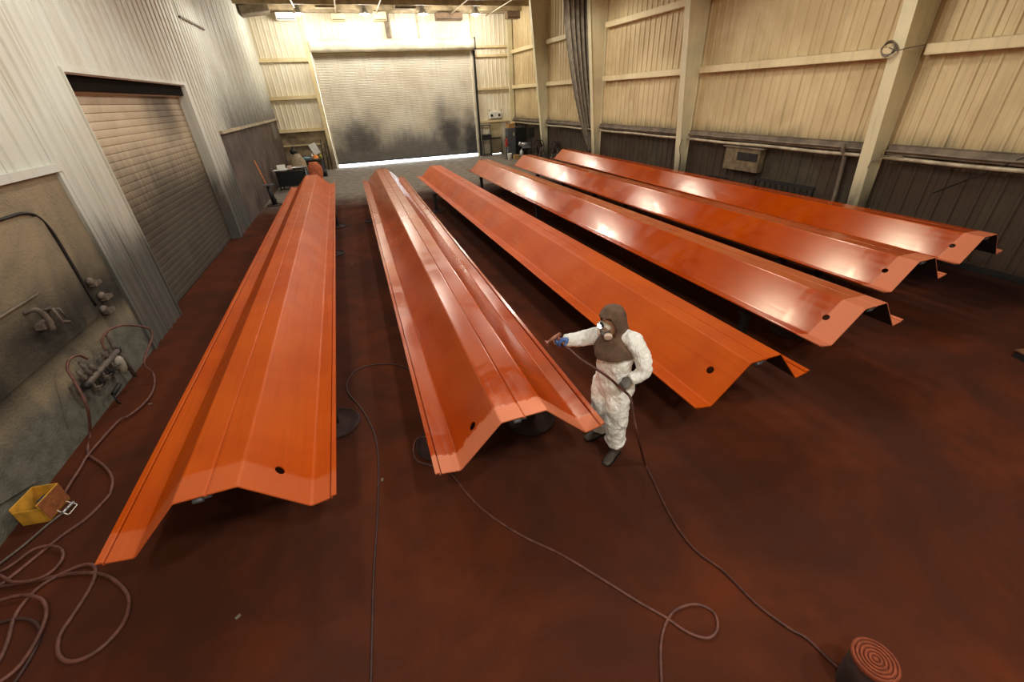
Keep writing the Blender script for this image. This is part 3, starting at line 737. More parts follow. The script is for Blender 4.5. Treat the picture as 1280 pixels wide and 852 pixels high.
# yellow bin
c = Vector((-3.79, 4.38, 0)); rzb = -.14
t_ = thing('yellow_bin', 'open yellow plastic bin of rags standing at the foot of the left wall', 'bin', c, rzb)
b = MB(); w0, d0, hh = .15, .12, .24
b.box(-.12, -.11, -.15, .15, 0, hh).box(.11, .12, -.15, .15, 0, hh).box(-.12, .12, .14, .15, 0, hh).box(-.12, .12, -.15, -.14, 0, hh - .05).box(-.12, .12, -.15, .15, 0, .012)
bevel(b.build('bin_body', M['yellow'], t_), .004)
bevel(MB().box(.122, .13, -.14, .14, .02, .235).build('side_flap', mat_plain('orange_stained_flap', rgb(150, 84, 40), .8, 0, .2, 20), t_), .004)
rg = MB(); rg.sphere((.0, .06, .09), .075, 12, (.9, 1.3, .8)); rag = tag(rg.build('rag', M['blue'], None), 'crumpled dark blue rag lying in the yellow bin', 'rag'); rag.location = c
for v in rag.data.vertices: v.co += v.normal * .025 * noise.noise(v.co * 25)

# ------------------------------------------------------------------ wall manifold
t_ = thing('air_manifold', 'grimy air manifold with a row of valves fixed low on the left wall', 'manifold', (XL + .13, 6.0, .0))
MB().tube([(0, 0, .56), (0, .3, .565), (0, .88, .57)], .042, 10).build('header_pipe', M['manifold'], t_)
MB().sphere((0, -.02, .56), .055, 10).build('end_cap', M['dark_iron'], t_); MB().sphere((0, .9, .57), .05, 10).build('end_cap', M['dark_iron'], t_)
for k in range(6):
    y = .08 + k * .135
    v = MB().tube([(.0, y, .55), (.01, y, .5), (.02, y, .40)], [.022, .018, .02], 8).cbox((.03, y, .44), .05, .05, .05).tube([(.04, y, .45), (.09, y + .03, .47)], .008, 6)
    v.build('valve', M['dark_iron'] if k % 2 else M['manifold'], t_)
for k, (y, zt) in enumerate(((.02, .78), (.14, .84), (.26, .74), (.6, .72))):
    MB().tube([(.0, y + .03, .58), (.0, y, .66), (.0, y - .03, zt)], [.02, .026, .02], 8).cbox((0, y, .66), .055, .06, .04).build('outlet_fitting', M['manifold'], t_)
MB().lathe((.03, .74, .3), [(.02, -.04), (.028, .0), (.05, .03), (.062, .12), (.062, .2), (.04, .24)], 14).build('filter_bowl', mat_plain('chalky_bowl', rgb(160, 150, 132), .6, 0, .1, 10), t_)
MB().tube([(-.02, .92, .86), (-.02, .9, .6), (-.0, .95, .08)], .028, 8).build('drop_pipe', M['manifold'], t_)
MB().tube([(.02, .28, .2), (.02, .5, .22)], .03, 8).tube([(.02, .28, .2), (.0, .3, .05), (.0, .34, .0)], .012, 6).build('drain_tube', M['dark_iron'], t_)
MB().box(-.13, -.1, -.1, 1.0, .3, .62).build('mounting_plate', mat_plain('grimy_mount', rgb(96, 88, 76), .85, 0, .2, 8), t_)

# ------------------------------------------------------------------ paint can, floor board
c = fl(1095, 823, .38); c.z = 0
t_ = thing('paint_can', 'round lidded can crusted with orange overspray at the bottom right of the floor', 'can', c)
K = .82
MB().lathe((0, 0, 0), [(.128 * K, 0), (.13 * K, .01), (.138 * K, .15), (.141 * K, .17), (.138 * K, .19), (.146 * K, .355)], 36).build('can_body', mat_plain('dark_crusted_can', rgb(52, 30, 23), .9, 0, .2, 12), t_)
rp = [(.150, -.015), (.155, .0), (.155, .02), (.149, .027)]
for k in range(5):
    r0 = .138 - k * .027; rp += [(r0, .026), (r0 - .004, .012), (r0 - .010, .012), (r0 - .014, .026)]
MB().lathe((0, 0, .355), [(a_ * K, z_) for a_, z_ in rp] + [(.004, .026)], 40, smooth=False).build('lid', M['can'], t_)

c = fl(1266, 437, .1)
t_ = thing('board_stack', 'low wooden pallet poking in at the right edge of the floor', 'pallet', (c.x, c.y, 0), -.3)
for k in range(4):
    bevel(MB().box(.0, 1.1, -.12 - .24 * k - .1, -.12 - .24 * k + .1, .1, .125).build('plank', M['wood'], t_), .004)
for x in (.02, .52, 1.0): MB().box(x, x + .09, -.98, -.02, 0, .1).build('bearer', M['dark_iron'], t_)

# ------------------------------------------------------------------ charcoal curtain on the right
cb = MB(); rings = []
NR = 34
edge = [(0, 705, 742.5), (30, 707, 742.5), (60, 710, 742.5), (90, 714, 743), (120, 718.5, 743.5), (150, 724.5, 744), (170, 730, 743.5), (182, 734, 743), (190, 735.5, 742)]
YC = 20.3
def lerp(tab, x):
    for a, b_ in zip(tab, tab[1:]):
        if x <= b_[0]:
            f = (x - a[0]) / (b_[0] - a[0]); return [a[i] + (b_[i] - a[i]) * f for i in range(1, len(a))]
    return list(tab[-1][1:])
for i in range(NR + 1):
    py = -18 + (190 + 18) * i / NR
    l, r_ = lerp(edge, max(py, 0)) 
    pL = onY(l, py, YC); pR = onY(r_, py, YC)
    row = []; NK = 96
    front = []; back = []
    for k in range(NK + 1):
        f = k / NK; wd = (pR.x - pL.x)
        fold = math.sin(f * PI * 2 * 6 + .6 * math.sin(i * .15)) * min(.11, wd * .11) + .03 * math.sin(f * 41 + i * .06)
        x = pL.x + wd * f; front.append((x, YC + fold, pL.z)); back.append((x, YC + fold + .02, pL.z))
    rings.append(front + back[::-1])
cb.loft(rings); cu = cb.build('hanging_curtain', M['curtain'])
zt = max(v.co.z for v in cu.data.vertices)
tag(cu, 'gathered charcoal curtain hanging from the roof beside the cream columns', 'curtain')
MB().tube([(9.7, YC, ZC - .6), (11.3, YC, ZC - .6)], .02, 6).tube([(9.9, YC, ZC - .6), (9.9, YC, ZC)], .01, 6).build('curtain_rail', M['dark_iron'], ce)

# ------------------------------------------------------------------ right wall items
def wallthing(name, label, cat, y, d): return thing(name, label, cat, wallpt(y, d, 0), RZ)
t_ = wallthing('wall_cabinet', 'grimy tan cabinet with a dark vent hung on the sooty right wall', 'cabinet', 11.55, .06)
bevel(MB().box(0, 1.3, -.22, 0, 1.22, 1.86).build('cabinet_body', mat_plain('grimy_tan_cabinet', rgb(112, 94, 68), .75, 0, .25, 5), t_), .01)
MB().box(.5, 1.24, -.235, -.22, 1.52, 1.74).build('vent', M['dark_iron'], t_)
MB().box(-.1, 1.4, -.26, .0, 1.86, 1.89).build('top_ledge', M['girt_low'], t_)
t_ = wallthing('steel_bench', 'dark grimy bench with a slatted back against the right wall', 'bench', 10.2, .3)
MB().box(0, 1.9, -.5, 0, .62, .68).build('seat', M['dark_iron'], t_)
for x in (0.02, 1.82): MB().box(x, x + .06, -.48, -.42, 0, .62).build('leg', M['dark_iron'], t_); MB().box(x, x + .06, -.06, 0, 0, 1.1).build('leg', M['dark_iron'], t_)
MB().box(0, 1.9, -.05, 0, 1.04, 1.12).build('top_rail', M['dark_iron'], t_)
for k in range(9): MB().box(.15 + k * .19, .2 + k * .19, -.04, -.01, .68, 1.04).build('slat', M['dark_iron'], t_)
t_ = wallthing('steel_stool', 'dark grimy stool below the wall cabinet on the right', 'stool', 12.1, .15)
MB().box(0, .75, -.4, 0, .86, .92).build('seat', M['dark_iron'], t_)
for x in (0.02, .68):
    for y in (-.39, -.06): MB().box(x, x + .05, y, y + .05, 0, .86).build('leg', M['dark_iron'], t_)
b = MB().tube([wallpt(7.95, .3, 2.2), wallpt(7.93, .3, 2.05), wallpt(7.9, .2, 1.9), wallpt(7.88, .12, 1.0), wallpt(7.88, .12, .3)], .045, 8).build('downpipe', M['girt_low'])
tag(b, 'bent grimy downpipe left of the nearest cream column', 'pipe')
b = MB().tube([wallpt(4.6, .28, 2.28), wallpt(5.9, .1, 1.36)], .012, 6).build('slack_cable', M['dark_iron']); tag(b, 'thin dark cable slanting down the right wall', 'cable')
b = MB().tube(spline([wallpt(13.44, .4, 1.95), wallpt(13.4, .5, 1.7), wallpt(13.38, .45, 1.45), wallpt(13.4, .38, 1.2), wallpt(13.42, .4, .9)], 5), .012, 6).build('cable', M['black']); tag(b, 'black cable hanging on the cream column nearest the wall cabinet', 'cable')
b = MB().tube(spline([wallpt(7.1, .5, 1.75), wallpt(7.05, .45, 1.95), wallpt(6.8, .32, 2.02), wallpt(6.6, .3, 2.02)], 5), .014, 6).build('cable', M['girt_low']); tag(b, 'grimy cable curling round the nearest cream column', 'cable')
t_ = thing('cable_coil', 'small coil of cord looped on the nearest column at the middle girt', 'cord', wallpt(7.3, .2, 4.0))
for k in range(3):
    MB().tube([(-.5 + .015 * k, .1 + math.cos(a) * (.12 + .02 * k), .03 + math.sin(a) * (.14 - .02 * k)) for a in [2 * PI * j / 16 for j in range(17)]], .012, 5).build('cord_loop', M['girt_low'], t_)
MB().tube([(-.48, .1, .05), (-.52, -.1, -.02), (-.4, -.25, .02), (-.2, -.4, .05)], .01, 5).build('cord_tail', M['girt_low'], t_)

# ------------------------------------------------------------------ clutter, back left
def simple(name, label, cat, b, mat, bev=0.0, loc=None, rz=0.0, group=None):
    o = b.build(name, M[mat] if isinstance(mat, str) else mat); tag(o, label, cat, group)
    if loc: o.location = loc
    o.rotation_euler[2] = rz
    if bev: bevel(o, bev)
    return o
t_ = thing('tool_cart', 'black two-shelf tool cart in the back left corner', 'cart', (-3.1, 24.2, 0), -.08)
for z in (.18, .52, .86): bevel(MB().box(-.68, .68, -.35, .35, z, z + .05).build('shelf', M['black'], t_), .01)
for x in (-.66, .6):
    for y in (-.33, .27): MB().box(x, x + .06, y, y + .06, .06, .9).build('leg', M['black'], t_); MB().lathe((x + .03, y + .03, 0), [(.03, 0), (.04, .02), (.03, .06)], 10).build('wheel', M['dark_iron'], t_)
MB().box(-.64, .64, -.33, -.31, .2, .84).build('side_panel', M['black'], t_); MB().box(.62, .64, -.33, .33, .2, .84).build('side_panel', M['black'], t_)
simple('white_box', 'white box on the left end of the black tool cart', 'box', MB().box(-.18, .18, -.14, .14, 0, .2), 'white', .01, (-3.52, 24.25, .91), .1)
simple('paper_pad', 'flat white tray overhanging the left edge of the tool cart', 'tray', MB().box(-.3, .3, -.2, .2, 0, .03), 'white', .005, (-3.55, 23.95, .91), -.05)
simple('small_box', 'small pale pink box in the middle of the tool cart', 'box', MB().box(-.1, .1, -.1, .1, 0, .16), mat_plain('pink_card', rgb(206, 176, 160), .8), .01, (-3.12, 24.0, .91))
simple('small_box', 'small white jar box at the front of the tool cart', 'box', MB().box(-.09, .09, -.06, .06, 0, .08), 'white', .01, (-3.3, 23.93, .91))
o = simple('round_tray', 'grey round tray on the right end of the tool cart', 'tray', MB().lathe((0, 0, 0), [(.3, 0), (.36, .03), (.37, .06), (.34, .05), (.3, .02)], 24), 'light_metal', 0, (-2.78, 24.2, .911)); o.scale = (1, .8, 1)
simple('spray_cup', 'white cup on the lower shelf of the tool cart', 'cup', MB().lathe((0, 0, 0), [(.07, 0), (.09, .16), (.085, .16), (.06, .01)], 14), 'white', 0, (-2.85, 24.0, .571))
def sack(name, label, cat, loc, sx, sy, sz, mat, seed):
    b = MB(); rings = []
    for i in range(13):
        f = i / 12; r = []
        wdt = (.85 + .25 * math.sin(f * PI) - .35 * max(0, f - .75) * 3)
        for k in range(20):
            a = 2 * PI * k / 20; nz = 1 + .16 * noise.noise(Vector((math.cos(a) * 1.6 + seed, math.sin(a) * 1.6, f * 3)))
            r.append((math.cos(a) * sx * wdt * nz, math.sin(a) * sy * wdt * nz, f * sz))
        rings.append(r)
    b.loft(rings); o = b.build(name, M[mat]); o.location = loc; return tag(o, label, cat)
sack('wrapped_bundle', 'tall grimy tan wrapped drum standing behind the tool cart', 'bundle', (-2.9, 25.6, 0), .36, .3, 1.42, 'tan_cloth', 3)
simple('dark_grinder', 'small dark machine on top of the tan bundle', 'machine', MB().sphere((0, 0, .14), .14, 12).tube([(0, 0, .16), (.05, 0, .38)], .05, 8).cbox((.12, 0, .1), .2, .1, .08), 'black', 0, (-2.98, 25.6, 1.40))
sack('orange_bag', 'lumpy orange cloth bag standing behind the end of the leftmost beam', 'bag', (-2.2, 25.9, 0), .34, .3, .95, 'orange_cloth', 9)
t_ = thing('workbench', 'small cluttered grey workbench against the back wall', 'table', (-2.55, 29.7, 0), 0)
bevel(MB().box(-.75, .65, -.4, .4, .72, .78).build('tabletop', M['grey_paint'], t_), .01)
for x in (-.7, .55):
    for y in (-.36, .3): MB().box(x, x + .06, y, y + .06, 0, .72).build('leg', M['grey_paint'], t_)
MB().box(-.7, .6, .34, .36, .1, .72).build('back_panel', M['girt_low'], t_)
simple('hard_hat', 'orange round hard hat on the workbench', 'hat', MB().lathe((0, 0, 0), [(.2, 0), (.17, .01), (.16, .1), (.1, .18), (.02, .2)], 18), 'orange_plastic', 0, (-2.28, 29.5, .781))
simple('bottle', 'pale blue bottle lying among the things on the workbench', 'bottle', MB().tube([(-.2, 0, .07), (.1, 0, .07), (.16, 0, .07), (.24, 0, .07)], [.065, .065, .03, .025], 10), mat_plain('pale_blue', rgb(130, 170, 190), .4), 0, (-2.78, 29.4, .78), .3)
simple('bottle', 'white bottle standing on the left of the workbench', 'bottle', MB().lathe((0, 0, 0), [(.06, 0), (.06, .18), (.025, .24), (.025, .28)], 12), 'white', 0, (-2.46, 29.6, .781))
simple('gloves_pile', 'dark rag heap at the left end of the workbench', 'rag', MB().sphere((0, 0, .1), .14, 12, (1.4, 1, .7)), 'dark_iron', 0, (-3.12, 29.7, .782))
simple('jug', 'yellow green jug at the right end of the workbench', 'jug', MB().lathe((0, 0, 0), [(.08, 0), (.09, .14), (.03, .2), (.03, .24)], 12), 'green', 0, (-1.99, 29.45, .781))
simple('leaning_board', 'white board leaning tilted against the back wall above the workbench', 'board', MB().cbox((0, 0, .32), .42, .03, .62, 0, ('Y', -.35)), 'white', .006, (-2.3, 30.45, .9))
simple('black_bin', 'small black bin on the floor beside the workbench', 'bin', MB().lathe((0, 0, 0), [(.16, 0), (.2, .4), (.18, .4), (.14, .02)], 16), 'black', 0, (-1.9, 27.6, 0))
t_ = thing('broom', 'broom with an orange handle leaning on the left wall beyond the near roll-up door', 'broom', (XL + .32, 20.9, 0))
MB().tube([(0, 0, .14), (-.28, .1, 1.7)], .018, 8).build('handle', M['orange_plastic'], t_)
MB().cbox((.02, 0, .08), .1, .4, .14).build('brush_head', M['dark_iron'], t_)
for k, (x, lean) in enumerate(((-1.95, .1), (-1.74, .08), (-1.57, .04))):
    simple('steel_rod', ('dark rod leaning at the foot of the back door post, %s' % ('left one', 'middle one', 'right one')[k]), 'rod', MB().tube([(0, 0, 0.01), (lean, .22, 1.7 - .2 * k)], .025, 8), 'dark_iron', 0, (x, 30.2, 0))

# ------------------------------------------------------------------ clutter, back right
t_ = thing('emergency_light', 'white twin-head emergency light above the cream side door', 'lamp', (9.35, YB - .14, 2.28))
bevel(MB().box(-.42, .42, -.06, .06, -.06, .36).build('housing', M['white'], t_), .04, 3)
for x in (-.26, .26): MB().box(x - .08, x + .08, -.075, -.06, .06, .2).build('lamp_head', M['black'], t_)
for x in (-.4, .42): MB().tube([(x, 0, .34), (x + .03, 0, .5)], .035, 6).build('bracket', M['pipe'], t_)
t_ = thing('wire_rack', 'tall dark wire rack right of the back roll-up door', 'rack', (8.55, 30.2, 0))
for x in (-.28, .28):
    for y in (-.15, .15): MB().box(x - .015, x + .015, y - .015, y + .015, 0, 1.9).build('upright', M['dark_iron'], t_)
for z in (.1, 1.0, 1.86): MB().box(-.3, .3, -.17, .17, z, z + .03).build('shelf', M['dark_iron'], t_)
MB().box(-.26, .26, -.15, .15, 1.03, 1.32).build('dark_tray', M['dark_iron'], t_)
t_ = thing('locker', 'tall dark grey locker standing left of the corner column', 'cabinet', (9.65, 28.3, 0))
bevel(MB().box(-.32, .2, -.25, .25, 0, 1.72).build('locker_body', M['grey_paint'], t_), .01)
MB().box(-.29, .17, -.262, -.25, .05, 1.68).build('locker_door', M['grey_paint'], t_); MB().box(.02, .14, -.268, -.262, 1.3, 1.5).build('label_plate', M['pipe'], t_)
t_ = thing('locker', 'wide charcoal locker standing behind the tall dark grey locker', 'cabinet', (10.28, 28.75, 0))
bevel(MB().box(-.3, .38, -.25, .25, 0, 1.74).build('locker_body', mat_plain('charcoal_paint', rgb(66, 62, 62), .6), t_), .01)
MB().box(-.27, .35, -.262, -.25, .05, 1.7).build('locker_door', M['dark_iron'], t_)
t_ = thing('carton', 'open cardboard carton on top of the tall grey locker', 'box', (9.62, 28.3, 1.73), .2)
bevel(MB().box(-.2, .2, -.17, .17, 0, .26).build('box_body', M['cardboard'], t_), .005)
MB().cbox((-.25, 0, .3), .14, .3, .012, 0, ('Y', .5)).build('flap', M['cardboard'], t_); MB().cbox((.25, 0, .3), .14, .3, .012, 0, ('Y', -.5)).build('flap', M['cardboard'], t_)
t_ = thing('fire_extinguisher', 'red fire extinguisher hung beside the tall grey locker', 'extinguisher', (9.17, 27.9, .72))
MB().lathe((0, 0, 0), [(.08, 0), (.09, .03), (.09, .4), (.05, .48), (.03, .5)], 16).build('cylinder', M['red'], t_)
MB().cbox((0, 0, .53), .12, .04, .06).tube([(0, -.03, .53), (-.1, -.04, .4), (-.08, -.09, .2)], .012, 6).build('valve_handle', M['black'], t_)
MB().tube([(0, .0, -.72), (0, .0, 0)], .025, 8).disc((0, 0, -.72), .16, .02).build('floor_post', M['dark_iron'], t_)
simple('white_bucket', 'white bucket on the floor in front of the tall grey locker', 'bucket', MB().lathe((0, 0, 0), [(.12, 0), (.15, .32), (.155, .34), (.14, .34), (.11, .02)], 18), 'white', 0, (9.25, 27.6, 0))
simple('carton', 'brown carton on the floor right of the white bucket', 'box', MB().box(-.17, .17, -.15, .15, 0, .26), 'cardboard', .006, (9.6, 27.3, 0))
t_ = thing('paint_pump', 'grey paint pump on legs in front of the charcoal locker', 'pump', (10.0, 26.8, 0))
MB().tube([(-.3, 0, .88), (.35, 0, .86)], [.1, .12], 12).sphere((-.3, 0, .92), .12, 10).cbox((.1, 0, .72), .5, .24, .12).build('motor', M['light_metal'], t_)
for x in (-.25, .3):
    for y in (-.12, .12): MB().tube([(x, y, .02), (x * .8, y * .6, .7)], .022, 6).build('leg', M['dark_iron'], t_)
MB().lathe((-.28, -.15, 0), [(.12, 0), (.12, .5), (.05, .58), (.05, .62)], 14).build('pressure_pot', M['light_metal'], t_)
def reel(x, y, r, z, label):
    t_ = thing('hose_reel', label, 'reel', (x, y, 0), .5)
    for s in (-.12, .12):
        MB().tube([(math.cos(a) * r, s, z + math.sin(a) * r) for a in [2 * PI * j / 20 for j in range(21)]], .02, 6).build('rim', M['dark_iron'], t_)
        for k in range(3):
            a = k * PI / 3 + .3; MB().tube([(math.cos(a) * r, s, z + math.sin(a) * r), (-math.cos(a) * r, s, z - math.sin(a) * r)], .012, 5).build('spoke', M['dark_iron'], t_)
    MB().tube([(math.cos(a) * r * .7, -.1 + .2 * ((j * 7) % 10) / 10, z + math.sin(a) * r * .7) for j, a in enumerate([2 * PI * j / 14 for j in range(57)])], .022, 6).build('wound_hose', M['hose_dark'], t_)
    for s in (-1, 1):
        for q_ in (-.16, .16): MB().tube([(s * r * .9, q_, .0), (0, q_, z)], .02, 6).build('leg', M['manifold'], t_)
reel(10.2, 25.0, .34, .86, 'larger dark hose reel on a frame behind the rightmost beams, left of the curtain')
reel(10.55, 23.4, .3, .92, 'smaller dark hose reel just left of the curtain foot')
t_ = thing('control_box', 'dark square control box on a post beside the corner bay column', 'panel', (10.3, 26.5, 0))
bevel(MB().box(-.22, .2, -.05, .05, 1.25, 1.8).build('panel_box', M['dark_iron'], t_), .01); MB().tube([(0, .0, 0), (0, .0, 1.25)], .04, 8).disc((0, 0, 0), .18, .02).build('post', M['dark_iron'], t_)

# ------------------------------------------------------------------ the painter
PF = Vector((2.08, 3.02, 0)); _u = -Vector((PF.x, PF.y, 0)).normalized()
def bp(px, py, d=0.0):
    """point seen at (px, py), d metres nearer the camera than the painter's upright plane"""
    r = ray(px, py); q = PF + _u * d; k = q.dot(_u) / (Vector((r.x, r.y, 0)).dot(_u)); return CP + r * k
per = thing('person', 'painter in a white coverall, brown spray hood and headlamp, aiming a spray gun', 'person', PF)
def P_(v): return Vector(v) - PF
def remesh(o, vox, smooth=4, disp=None):
    m = o.modifiers.new('join', 'REMESH'); m.mode = 'VOXEL'; m.voxel_size = vox; m.use_smooth_shade = True
    s_ = o.modifiers.new('soft', 'SMOOTH'); s_.iterations = smooth; s_.factor = .5
    if disp:
        tx = bpy.data.textures.new('folds', 'CLOUDS'); tx.noise_scale = disp[1]; tx.noise_depth = 2
        d_ = o.modifiers.new('folds', 'DISPLACE'); d_.texture = tx; d_.strength = disp[0]; d_.mid_level = .5; d_.texture_coords = 'LOCAL'
    return o
lat = Vector((-.10, -1.0, 0)).normalized()      # his left-hand side (he faces about -X)
fwd = Vector((-1.0, .10, 0)).normalized()
pelv = bp(766, 478, 0); chest = bp(771, 436, .0); neck = bp(771, 421, .04)
Rsh = bp(752, 419, -.10); Lsh = bp(793, 427, .13)
Rhand = bp(699, 425, .13); Relb = bp(722, 423, -.05); Rwri = Rhand + (Relb - Rhand).normalized() * .09
Lelb = bp(806, 461, .18); Lhand = bp(779, 481, .27); Lwri = Lhand + (Lelb - Lhand).normalized() * .085
ankF = bp(769, 553, .08); ankF.z = max(ankF.z, .1); kneeF = bp(771, 512, .12); hipF = bp(776, 480, .06)
ankB = fl(750, 535, .1); kneeB = bp(753, 503, .0); hipB = bp(756, 480, -.06)
def ring(c, t, side, a, b, n=18):
    t = t.normalized(); side = (side - t * side.dot(t)).normalized(); q = t.cross(side)
    return [c + side * (math.cos(2 * PI * k / n) * a) + q * (math.sin(2 * PI * k / n) * b) for k in range(n)]
bd = MB()
upv = (neck - pelv)
T = []
for f, a, b_ in ((-.17, .15, .14), (-.08, .205, .165), (0, .215, .175), (.18, .21, .17), (.38, .205, .165), (.58, .215, .16), (.78, .215, .15), (.92, .155, .125), (1.02, .085, .085)):
    T.append(ring(P_(pelv + upv * f), upv, lat, a, b_))
bd.loft(T)
def limb(pts, rad, n=16):
    q = spline([P_(p) for p in pts], 4); k = len(q)
    rr = []
    for i in range(k):
        f = i / (k - 1) * (len(rad) - 1); j = min(int(f), len(rad) - 2); rr.append(rad[j] + (rad[j + 1] - rad[j]) * (f - j))
    bd.tube(q, rr, n)
limb([neck.lerp(Rsh, .3), Rsh, Relb, Rwri], [.08, .092, .072, .056])
limb([neck.lerp(Lsh, .3), Lsh, Lelb, Lwri], [.08, .092, .076, .058])
limb([hipF.lerp(pelv, .3) + Vector((0, 0, .04)), hipF, kneeF, ankF + Vector((0, 0, .03))], [.13, .142, .122, .102])
limb([hipB.lerp(pelv, .3) + Vector((0, 0, .04)), hipB, kneeB, ankB + Vector((0, 0, .03))], [.13, .142, .118, .10])
bd.tube([P_(ankF + Vector((0, 0, .09))), P_(ankF + Vector((0, 0, .05))), P_(ankF)], [.10, .118, .102], 16)
body = remesh(bd.build('coverall', M['suit'], per), .010, 5, (.04, .1))
# fold ridges across elbow, waist and knees
# boots
def boot(a, dirv):
    b = MB(); dirv = dirv.normalized(); sd = Vector((-dirv.y, dirv.x, 0)); o = Vector((a.x, a.y, 0)) - PF
    rows = []
    for f, wd, h in ((-.10, .035, .07), (-.07, .045, .10), (0, .048, .115), (.06, .05, .09), (.12, .054, .065), (.17, .05, .052), (.205, .03, .035)):
        c = o + dirv * f
        rows.append([c + sd * (math.cos(t) * wd) + Vector((0, 0, max(.0, h * .5 + math.sin(t) * h * .5))) for t in [2 * PI * k / 14 for k in range(14)]])
    b.loft(rows)
    b.tube([o + Vector((0, 0, .05)), o + Vector((0, 0, .14))], [.052, .05], 12)
    bo = remesh(b.build('boot', M['boot'], per), .008, 3)
    s_ = MB(); rows = [[o + dirv * f + sd * x for x in (-wd, wd)] for f, wd in ((-.11, .03), (-.08, .048), (.0, .05), (.08, .054), (.15, .055), (.2, .035))]
    pts = [r[0] for r in rows] + [r[1] for r in rows[::-1]]
    s_.loft([[p + Vector((0, 0, z)) for p in pts] for z in (0, .022)], smooth=False); s_.build('sole', M['black'], bo)
boot(ankF, Vector((-.75, -.45, 0))); boot(ankB, Vector((-1, -.1, 0)))
# head, hood, mask
hc = bp(765, 402, .09); fd = Vector((-.92, -.20, -.34)).normalized()
hs = Vector((-fd.y, fd.x, 0)).normalized() * -1; hu = hs.cross(fd).normalized()
if hu.z < 0: hu = -hu
HM = Matrix((hs, fd, hu)).transposed()           # local: x side, y forward, z up
def hp_(x, y, z): return P_(hc + HM @ Vector((x, y, z)))
hd = MB(); rows = []
for z, a, bb, off in ((-.13, .045, .05, .0), (-.115, .058, .07, .012), (-.08, .068, .088, .008), (-.04, .075, .098, .0), (0, .078, .1, -.005), (.04, .078, .1, -.008), (.08, .068, .09, -.01), (.11, .045, .062, -.012), (.122, .015, .02, -.012)):
    rows.append([hp_(math.cos(t) * a, off + math.sin(t) * bb, z) for t in [2 * PI * k / 20 for k in range(20)]])
hd.loft(rows)
hd.tube([hp_(0, .09, .015), hp_(0, .108, -.02), hp_(0, .095, -.03)], [.008, .016, .012], 10)      # nose
for s in (-1, 1):
    hd.sphere(hp_(s * .078, 0, -.01), .025, 10, (.5, 1, 1.3)); hd.sphere(hp_(s * .03, .085, .018), .014, 10)
hd.tube([hp_(-.025, .088, -.062), hp_(0, .094, -.06), hp_(.025, .088, -.062)], .009, 8)
remesh(hd.build('head', M['skin'], per), .006, 3)
# neck inside the hood
MB().tube([hp_(0, -.02, -.1), P_(neck)], [.06, .065], 14).build('neck', M['skin'], per)
# goggles, mask
gg = MB(); rows = []
for y, k in ((.075, 1.0), (.105, 1.0), (.118, .88)):
    rows.append([hp_(math.cos(t) * .076 * k, y + .012 - .25 * (math.cos(t) * .076) ** 2 * 10, .02 + math.sin(t) * .046 * k) for t in [2 * PI * j / 24 for j in range(24)]])
gg.loft(rows); gg.build('goggles', M['lens'], per)
mk = MB(); rows = []
for y, k in ((.07, 1.0), (.11, .9), (.14, .55), (.15, .3)):
    rows.append([hp_(math.cos(t) * .048 * k, y, -.058 + math.sin(t) * .042 * k) for t in [2 * PI * j / 18 for j in range(18)]])
mk.loft(rows); rm = mk.build('respirator', M['mask'], per)
for s in (-1, 1):
    a = HM @ Vector((s * .75, .6, -.15)); c0 = hc + HM @ Vector((s * .045, .11, -.065))
    MB().tube([P_(c0), P_(c0 + a * .028), P_(c0 + a * .032)], [.038, .038, .03], 18).build('filter_cartridge', M['filter'], rm)
# hood cloth: shell around the head draped on the shoulders, open at the face
hb = MB(); rows = []; N = 40
mid = hc.lerp(neck, .9)
prof_h = [(.150, .02, .02), (.142, .06, .07), (.115, .092, .112), (.06, .106, .128), (.0, .108, .132), (-.06, .106, .126), (-.11, .112, .12)]
for z, a, bb in prof_h:
    rows.append([P_(hc + HM @ Vector((math.cos(t) * a, -.012 + math.sin(t) * bb, z))) for t in [2 * PI * k / N + PI / 2 for k in range(N)]])
nz_ = neck + Vector((0, 0, .0))
for f, a, bb, dz in ((.0, .13, .125, .035), (.35, .16, .14, -.01), (.7, .20, .165, -.055), (1.0, .22, .185, -.105), (1.12, .222, .19, -.135)):
    c0 = neck + Vector((0, 0, dz)); r = []
    for k in range(N):
        t = 2 * PI * k / N + PI / 2; fold = 1 + .035 * math.sin(t * 7 + f * 2) * f
        r.append(P_(c0 + lat * (math.cos(t) * a * fold * -1) + fwd * (math.sin(t) * bb * fold + .01) + Vector((0, 0, -.05 * f * math.sin(t) ** 2 * (1 if math.sin(t) > 0 else .3)))))
    rows.append(r)
base = len(hb.v)
for r in rows:
    for p in r: hb.v.append(tuple(p))
hb.smooth = True
for i in range(len(rows) - 1):
    for k in range(N):
        k2 = (k + 1) % N
        # face opening: rings 2..5, within the forward sector
        ang = min(k, N - 1 - k)
        if 2 <= i <= 5 and (ang < (7 if i in (3, 4) else 6)): continue
        hb.face(i * N + k, i * N + k2, (i + 1) * N + k2, (i + 1) * N + k)
hb.face(*range(N))
ho = hb.build('spray_hood', M['hoodcloth'], per)
so = ho.modifiers.new('cloth', 'SOLIDIFY'); so.thickness = .008
sb = ho.modifiers.new('sub', 'SUBSURF'); sb.levels = 1; sb.render_levels = 2
tx = bpy.data.textures.new('hood_folds', 'CLOUDS'); tx.noise_scale = .06
dd = ho.modifiers.new('folds', 'DISPLACE'); dd.texture = tx; dd.strength = .014
br = MB(); br.sphere(hp_(0, -.03, .085), .105, 16, (1, 1.05, .8)); remesh(br.build('rolled_cap', M['hoodcloth'], per), .008, 3)
hlp = hc + HM @ Vector((-.02, .155, .075))
MB().tube([P_(hlp - HM @ Vector((0, .03, 0))), P_(hlp)], [.026, .028], 14).build('headlamp', M['black'], per)
